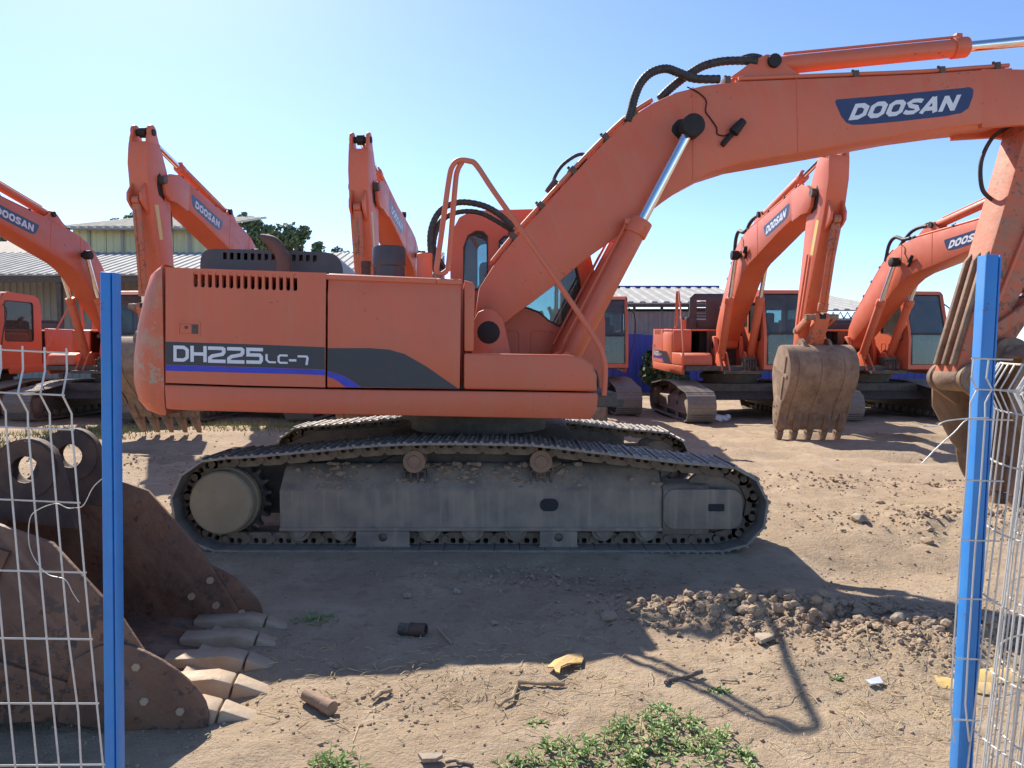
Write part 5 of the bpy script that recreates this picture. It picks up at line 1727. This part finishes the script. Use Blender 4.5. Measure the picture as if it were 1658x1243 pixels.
# far grass patches
m = MB()
for i in range(5200):
    c = rnd.choice([(-5.6, 15.5, 2.2, 1.0), (-9.2, 12.2, 1.4, 0.8), (-7.9, 14.0, 1.0, 0.8), (-3.5, 14.6, 1.6, 1.0), (5.4, 26.4, 2.2, 0.4)])
    x, y = rnd.gauss(c[0], c[2] * 0.6), rnd.gauss(c[1], c[3] * 0.6)
    z = ghz(x, y)
    a = rnd.uniform(0, 3.14)
    hh = rnd.uniform(0.04, 0.13)
    wv = Vector((math.cos(a), math.sin(a), 0)) * 0.012
    p = Vector((x, y, z - 0.01))
    tip = p + Vector((rnd.gauss(0, 0.03), rnd.gauss(0, 0.03), hh))
    m.add([p - wv, p + wv, tip], [(0, 1, 2)])
tag(ob('grass', m.mesh('grass', 'grass_blade', 0, norm=False)), 'patches of short grass behind the big excavator', 'grass', kind='stuff')

def at_ground(px, py, dz=0.0):
    x, y = G(px, py)
    z = ghz(x, y)
    x, y = G(px, py, z)
    return Vector((x, y, ghz(x, y) + dz))

def stick(px0, py0, px1, py1, r, name, label, mat='wood', bend=0.01, cat='stick'):
    a, b = at_ground(px0, py0, r), at_ground(px1, py1, r)
    rn = random.Random(int(px0))
    pts = [a.lerp(b, t) + Vector((rn.uniform(-bend, bend), rn.uniform(-bend, bend), rn.uniform(0, bend))) for t in (0, 0.25, 0.5, 0.75, 1)]
    tag(ob(name, MB().tube(spl(pts, 3), [r * rn.uniform(0.75, 1.15) for _ in range(13)], 7).mesh(name, mat, 50)), label, cat)
stick(838, 1110, 918, 1113, 0.010, 'stick', 'grey brown stick lying below the yellow shard')
stick(812, 1150, 838, 1118, 0.009, 'stick', 'short pale stick pointing down below the longer stick')
stick(1074, 1107, 1135, 1098, 0.011, 'stick', 'bent dark twig lying across the handrail shadow', 'bark', 0.02)
stick(1165, 1105, 1200, 1107, 0.005, 'stick', 'thin straight twig right of the bent dark twig')
stick(1040, 1170, 1047, 1215, 0.009, 'stick', 'upright looking dry stick among the largest weeds')
stick(710, 1020, 728, 1045, 0.008, 'stick', 'pale splinter lying in the shade near the clay pipe')
stick(725, 1238, 765, 1241, 0.006, 'stick', 'dark twig beside the flat stone on the bottom edge', 'bark')
stick(600, 1137, 633, 1122, 0.010, 'stick', 'short round piece of branch left of the scattered straw')
# steel pin
a, b = at_ground(500, 1140, 0.030), at_ground(538, 1158, 0.030)
d = (b - a).normalized()
m = MB().lathe([(-0.03, 0.0), (-0.028, 0.020), (-0.02, 0.026), (0.0, 0.027), ((b - a).length * 0.65, 0.027), ((b - a).length * 0.68, 0.031), ((b - a).length, 0.031), ((b - a).length + 0.006, 0.026), ((b - a).length + 0.008, 0.004)], a, d, 20)
tag(ob('steel_pin', m.mesh('steel_pin', 'roller_rust')), 'short round steel pin lying right of the bucket teeth', 'pin')
# yellow shard
def shard(pts, th, bendz, name, label, mat, cat='shard', under=None):
    w3 = [at_ground(x, y, 0.012) for x, y in pts]
    c = sum(w3, Vector()) / len(w3)
    r = tag(ob(name, None, None, T(c.x, c.y, c.z)), label, cat)
    q = [p - c for p in w3]
    q = [p + Vector((0, 0, bendz * (1 - 4 * (p.x / 0.2) ** 2) if abs(p.x) < 0.2 else 0)) for p in q]
    n = len(q)
    m = MB()
    m.add([tuple(p + Vector((0, 0, th))) for p in q] + [tuple(p) for p in q], [tuple(range(n)), tuple(range(2 * n - 1, n - 1, -1))] + [(i, (i + 1) % n, (i + 1) % n + n, i + n) for i in range(n)])
    ob('slab', m.mesh('slab', mat, 0), r)
    return r
shard([(886, 1087), (898, 1078), (920, 1071), (940, 1066), (945, 1071), (942, 1080), (918, 1087), (908, 1092), (906, 1101), (900, 1098), (896, 1090)], 0.006, 0.02, 'plastic_shard', 'bright yellow curved shard lying in the sun in front of the track', 'shard_yellow')
shard([(1222, 1030), (1240, 1029), (1254, 1034), (1250, 1045), (1232, 1050), (1224, 1047)], 0.02, 0.0, 'flat_stone', 'flat pale grey stone at the foot of the dirt mound', 'stone', 'stone')
shard([(677, 1232), (690, 1229), (712, 1230), (717, 1234), (706, 1240), (684, 1241)], 0.014, 0.0, 'flat_stone', 'flat pale stone on the bottom edge of the picture', 'stone', 'stone')
shard([(1401, 1106), (1424, 1103), (1430, 1110), (1410, 1113)], 0.006, 0.0, 'flat_stone', 'small whitish chip on the soil right of the handrail shadow', 'plastic_pale', 'stone')
# yellow insulation shells at the right
def shell_piece(px, py, length, rad_, yaw_, span, label):
    p = at_ground(px, py, 0.0)
    r = tag(ob('insulation_shell', None, None, T(p.x, p.y, p.z + 0.005) @ RZ(yaw_)), label, 'debris', 'yellow insulation shells')
    n = 10
    o_, i_ = [], []
    for k in range(n + 1):
        a = R(90 - span / 2 + span * k / n)
        o_.append((rad_ * math.cos(a), rad_ * math.sin(a) - rad_ * math.cos(R(span / 2))))
        i_.append(((rad_ - 0.007) * math.cos(a), (rad_ - 0.007) * math.sin(a) - rad_ * math.cos(R(span / 2))))
    ob('skin', MB().prism(o_ + i_[::-1], -length / 2, length / 2, 'x').mesh('skin', 'shard_yellow', 30), r)
    ob('lining', MB().prism(i_ + [(x * 0.9, z - 0.012) for x, z in i_[::-1]], -length / 2 + 0.01, length / 2 - 0.006, 'x').mesh('lining', 'wood', 30), r)
shell_piece(1600, 1078, 0.30, 0.20, 0.15, 46, 'yellow curved insulation shell behind the mesh roll, rear one')
shell_piece(1560, 1098, 0.22, 0.18, -0.35, 46, 'yellow curved insulation shell beside the leaning post, front one')
# broken clay pipe in the shade
p = at_ground(668, 1028, 0.05)
r = tag(ob('clay_pipe', None, None, T(p.x, p.y, p.z - 0.025) @ RZ(R(-12)) @ Matrix.Scale(0.62, 4)), 'broken brown clay pipe lying in the shade before the tracks', 'pipe')
ob('barrel', MB().plate(circ(0, 0, 0.06, 18), [circ(0, 0, 0.045, 18)], -0.02, 0.12, 'x').mesh('barrel', 'rust_dark', 30), r)
ob('collar', MB().plate(circ(0, 0, 0.05, 18), [circ(0, 0, 0.038, 18)], -0.12, -0.022, 'x').mesh('collar', 'steel_dark', 30), r)
# larger stones in the mound, each its own
st_px = [(1205, 985, .05), (1330, 992, .05), (1372, 1008, .035), (1455, 1020, .06), (1500, 1005, .045), (1100, 975, .03), (660, 965, .04), (740, 960, .03), (985, 1000, .05), (800, 1010, .025), (1425, 815, .06), (1390, 845, .08), (1500, 880, .06)]
for i, (px, py, s) in enumerate(st_px):
    q = at_ground(px, py, s * 0.25)
    m = MB()
    ico(m, (0, 0, 0), s, rnd, 0.75)
    me_ = m.mesh('stone', 'stone' if i % 2 else 'clod', 0, bevel=s * 0.12, bseg=2)
    o = ob('stone', me_, None, T(*q))
    zone = 0 if px > 1040 and 940 < py < 1030 else (1 if px < 1000 else 2)
    same = sorted(q_[0] for q_ in st_px if (0 if q_[0] > 1040 and 940 < q_[1] < 1030 else (1 if q_[0] < 1000 else 2)) == zone)
    rank = ['leftmost', 'second from left', 'third from left', 'fourth from left', 'fifth from left', 'sixth from left'][same.index(px)]
    tag(o, rank + [' of the larger stones bedded in the dirt mound', ' of the brown stones in the shade before the tracks', ' of the brown clods on the churned soil right of the tracks'][zone], 'stone',
        ['stones in the mound', 'stones in the shade', 'clods right of the tracks'][zone])
# white rag and crate under the next machine
p = at_ground(1170, 682, 0.0)
m = MB()
for i in range(7):
    ico(m, (rnd.uniform(-0.2, 0.2), rnd.uniform(-0.1, 0.1), 0.05 + rnd.uniform(0, 0.06)), 0.12, rnd, 0.7)
tag(ob('white_bag', m.mesh('white_bag', 'plastic_pale', 40), None, T(*p)), 'crumpled white bag by the track of the excavator right of centre', 'bag')
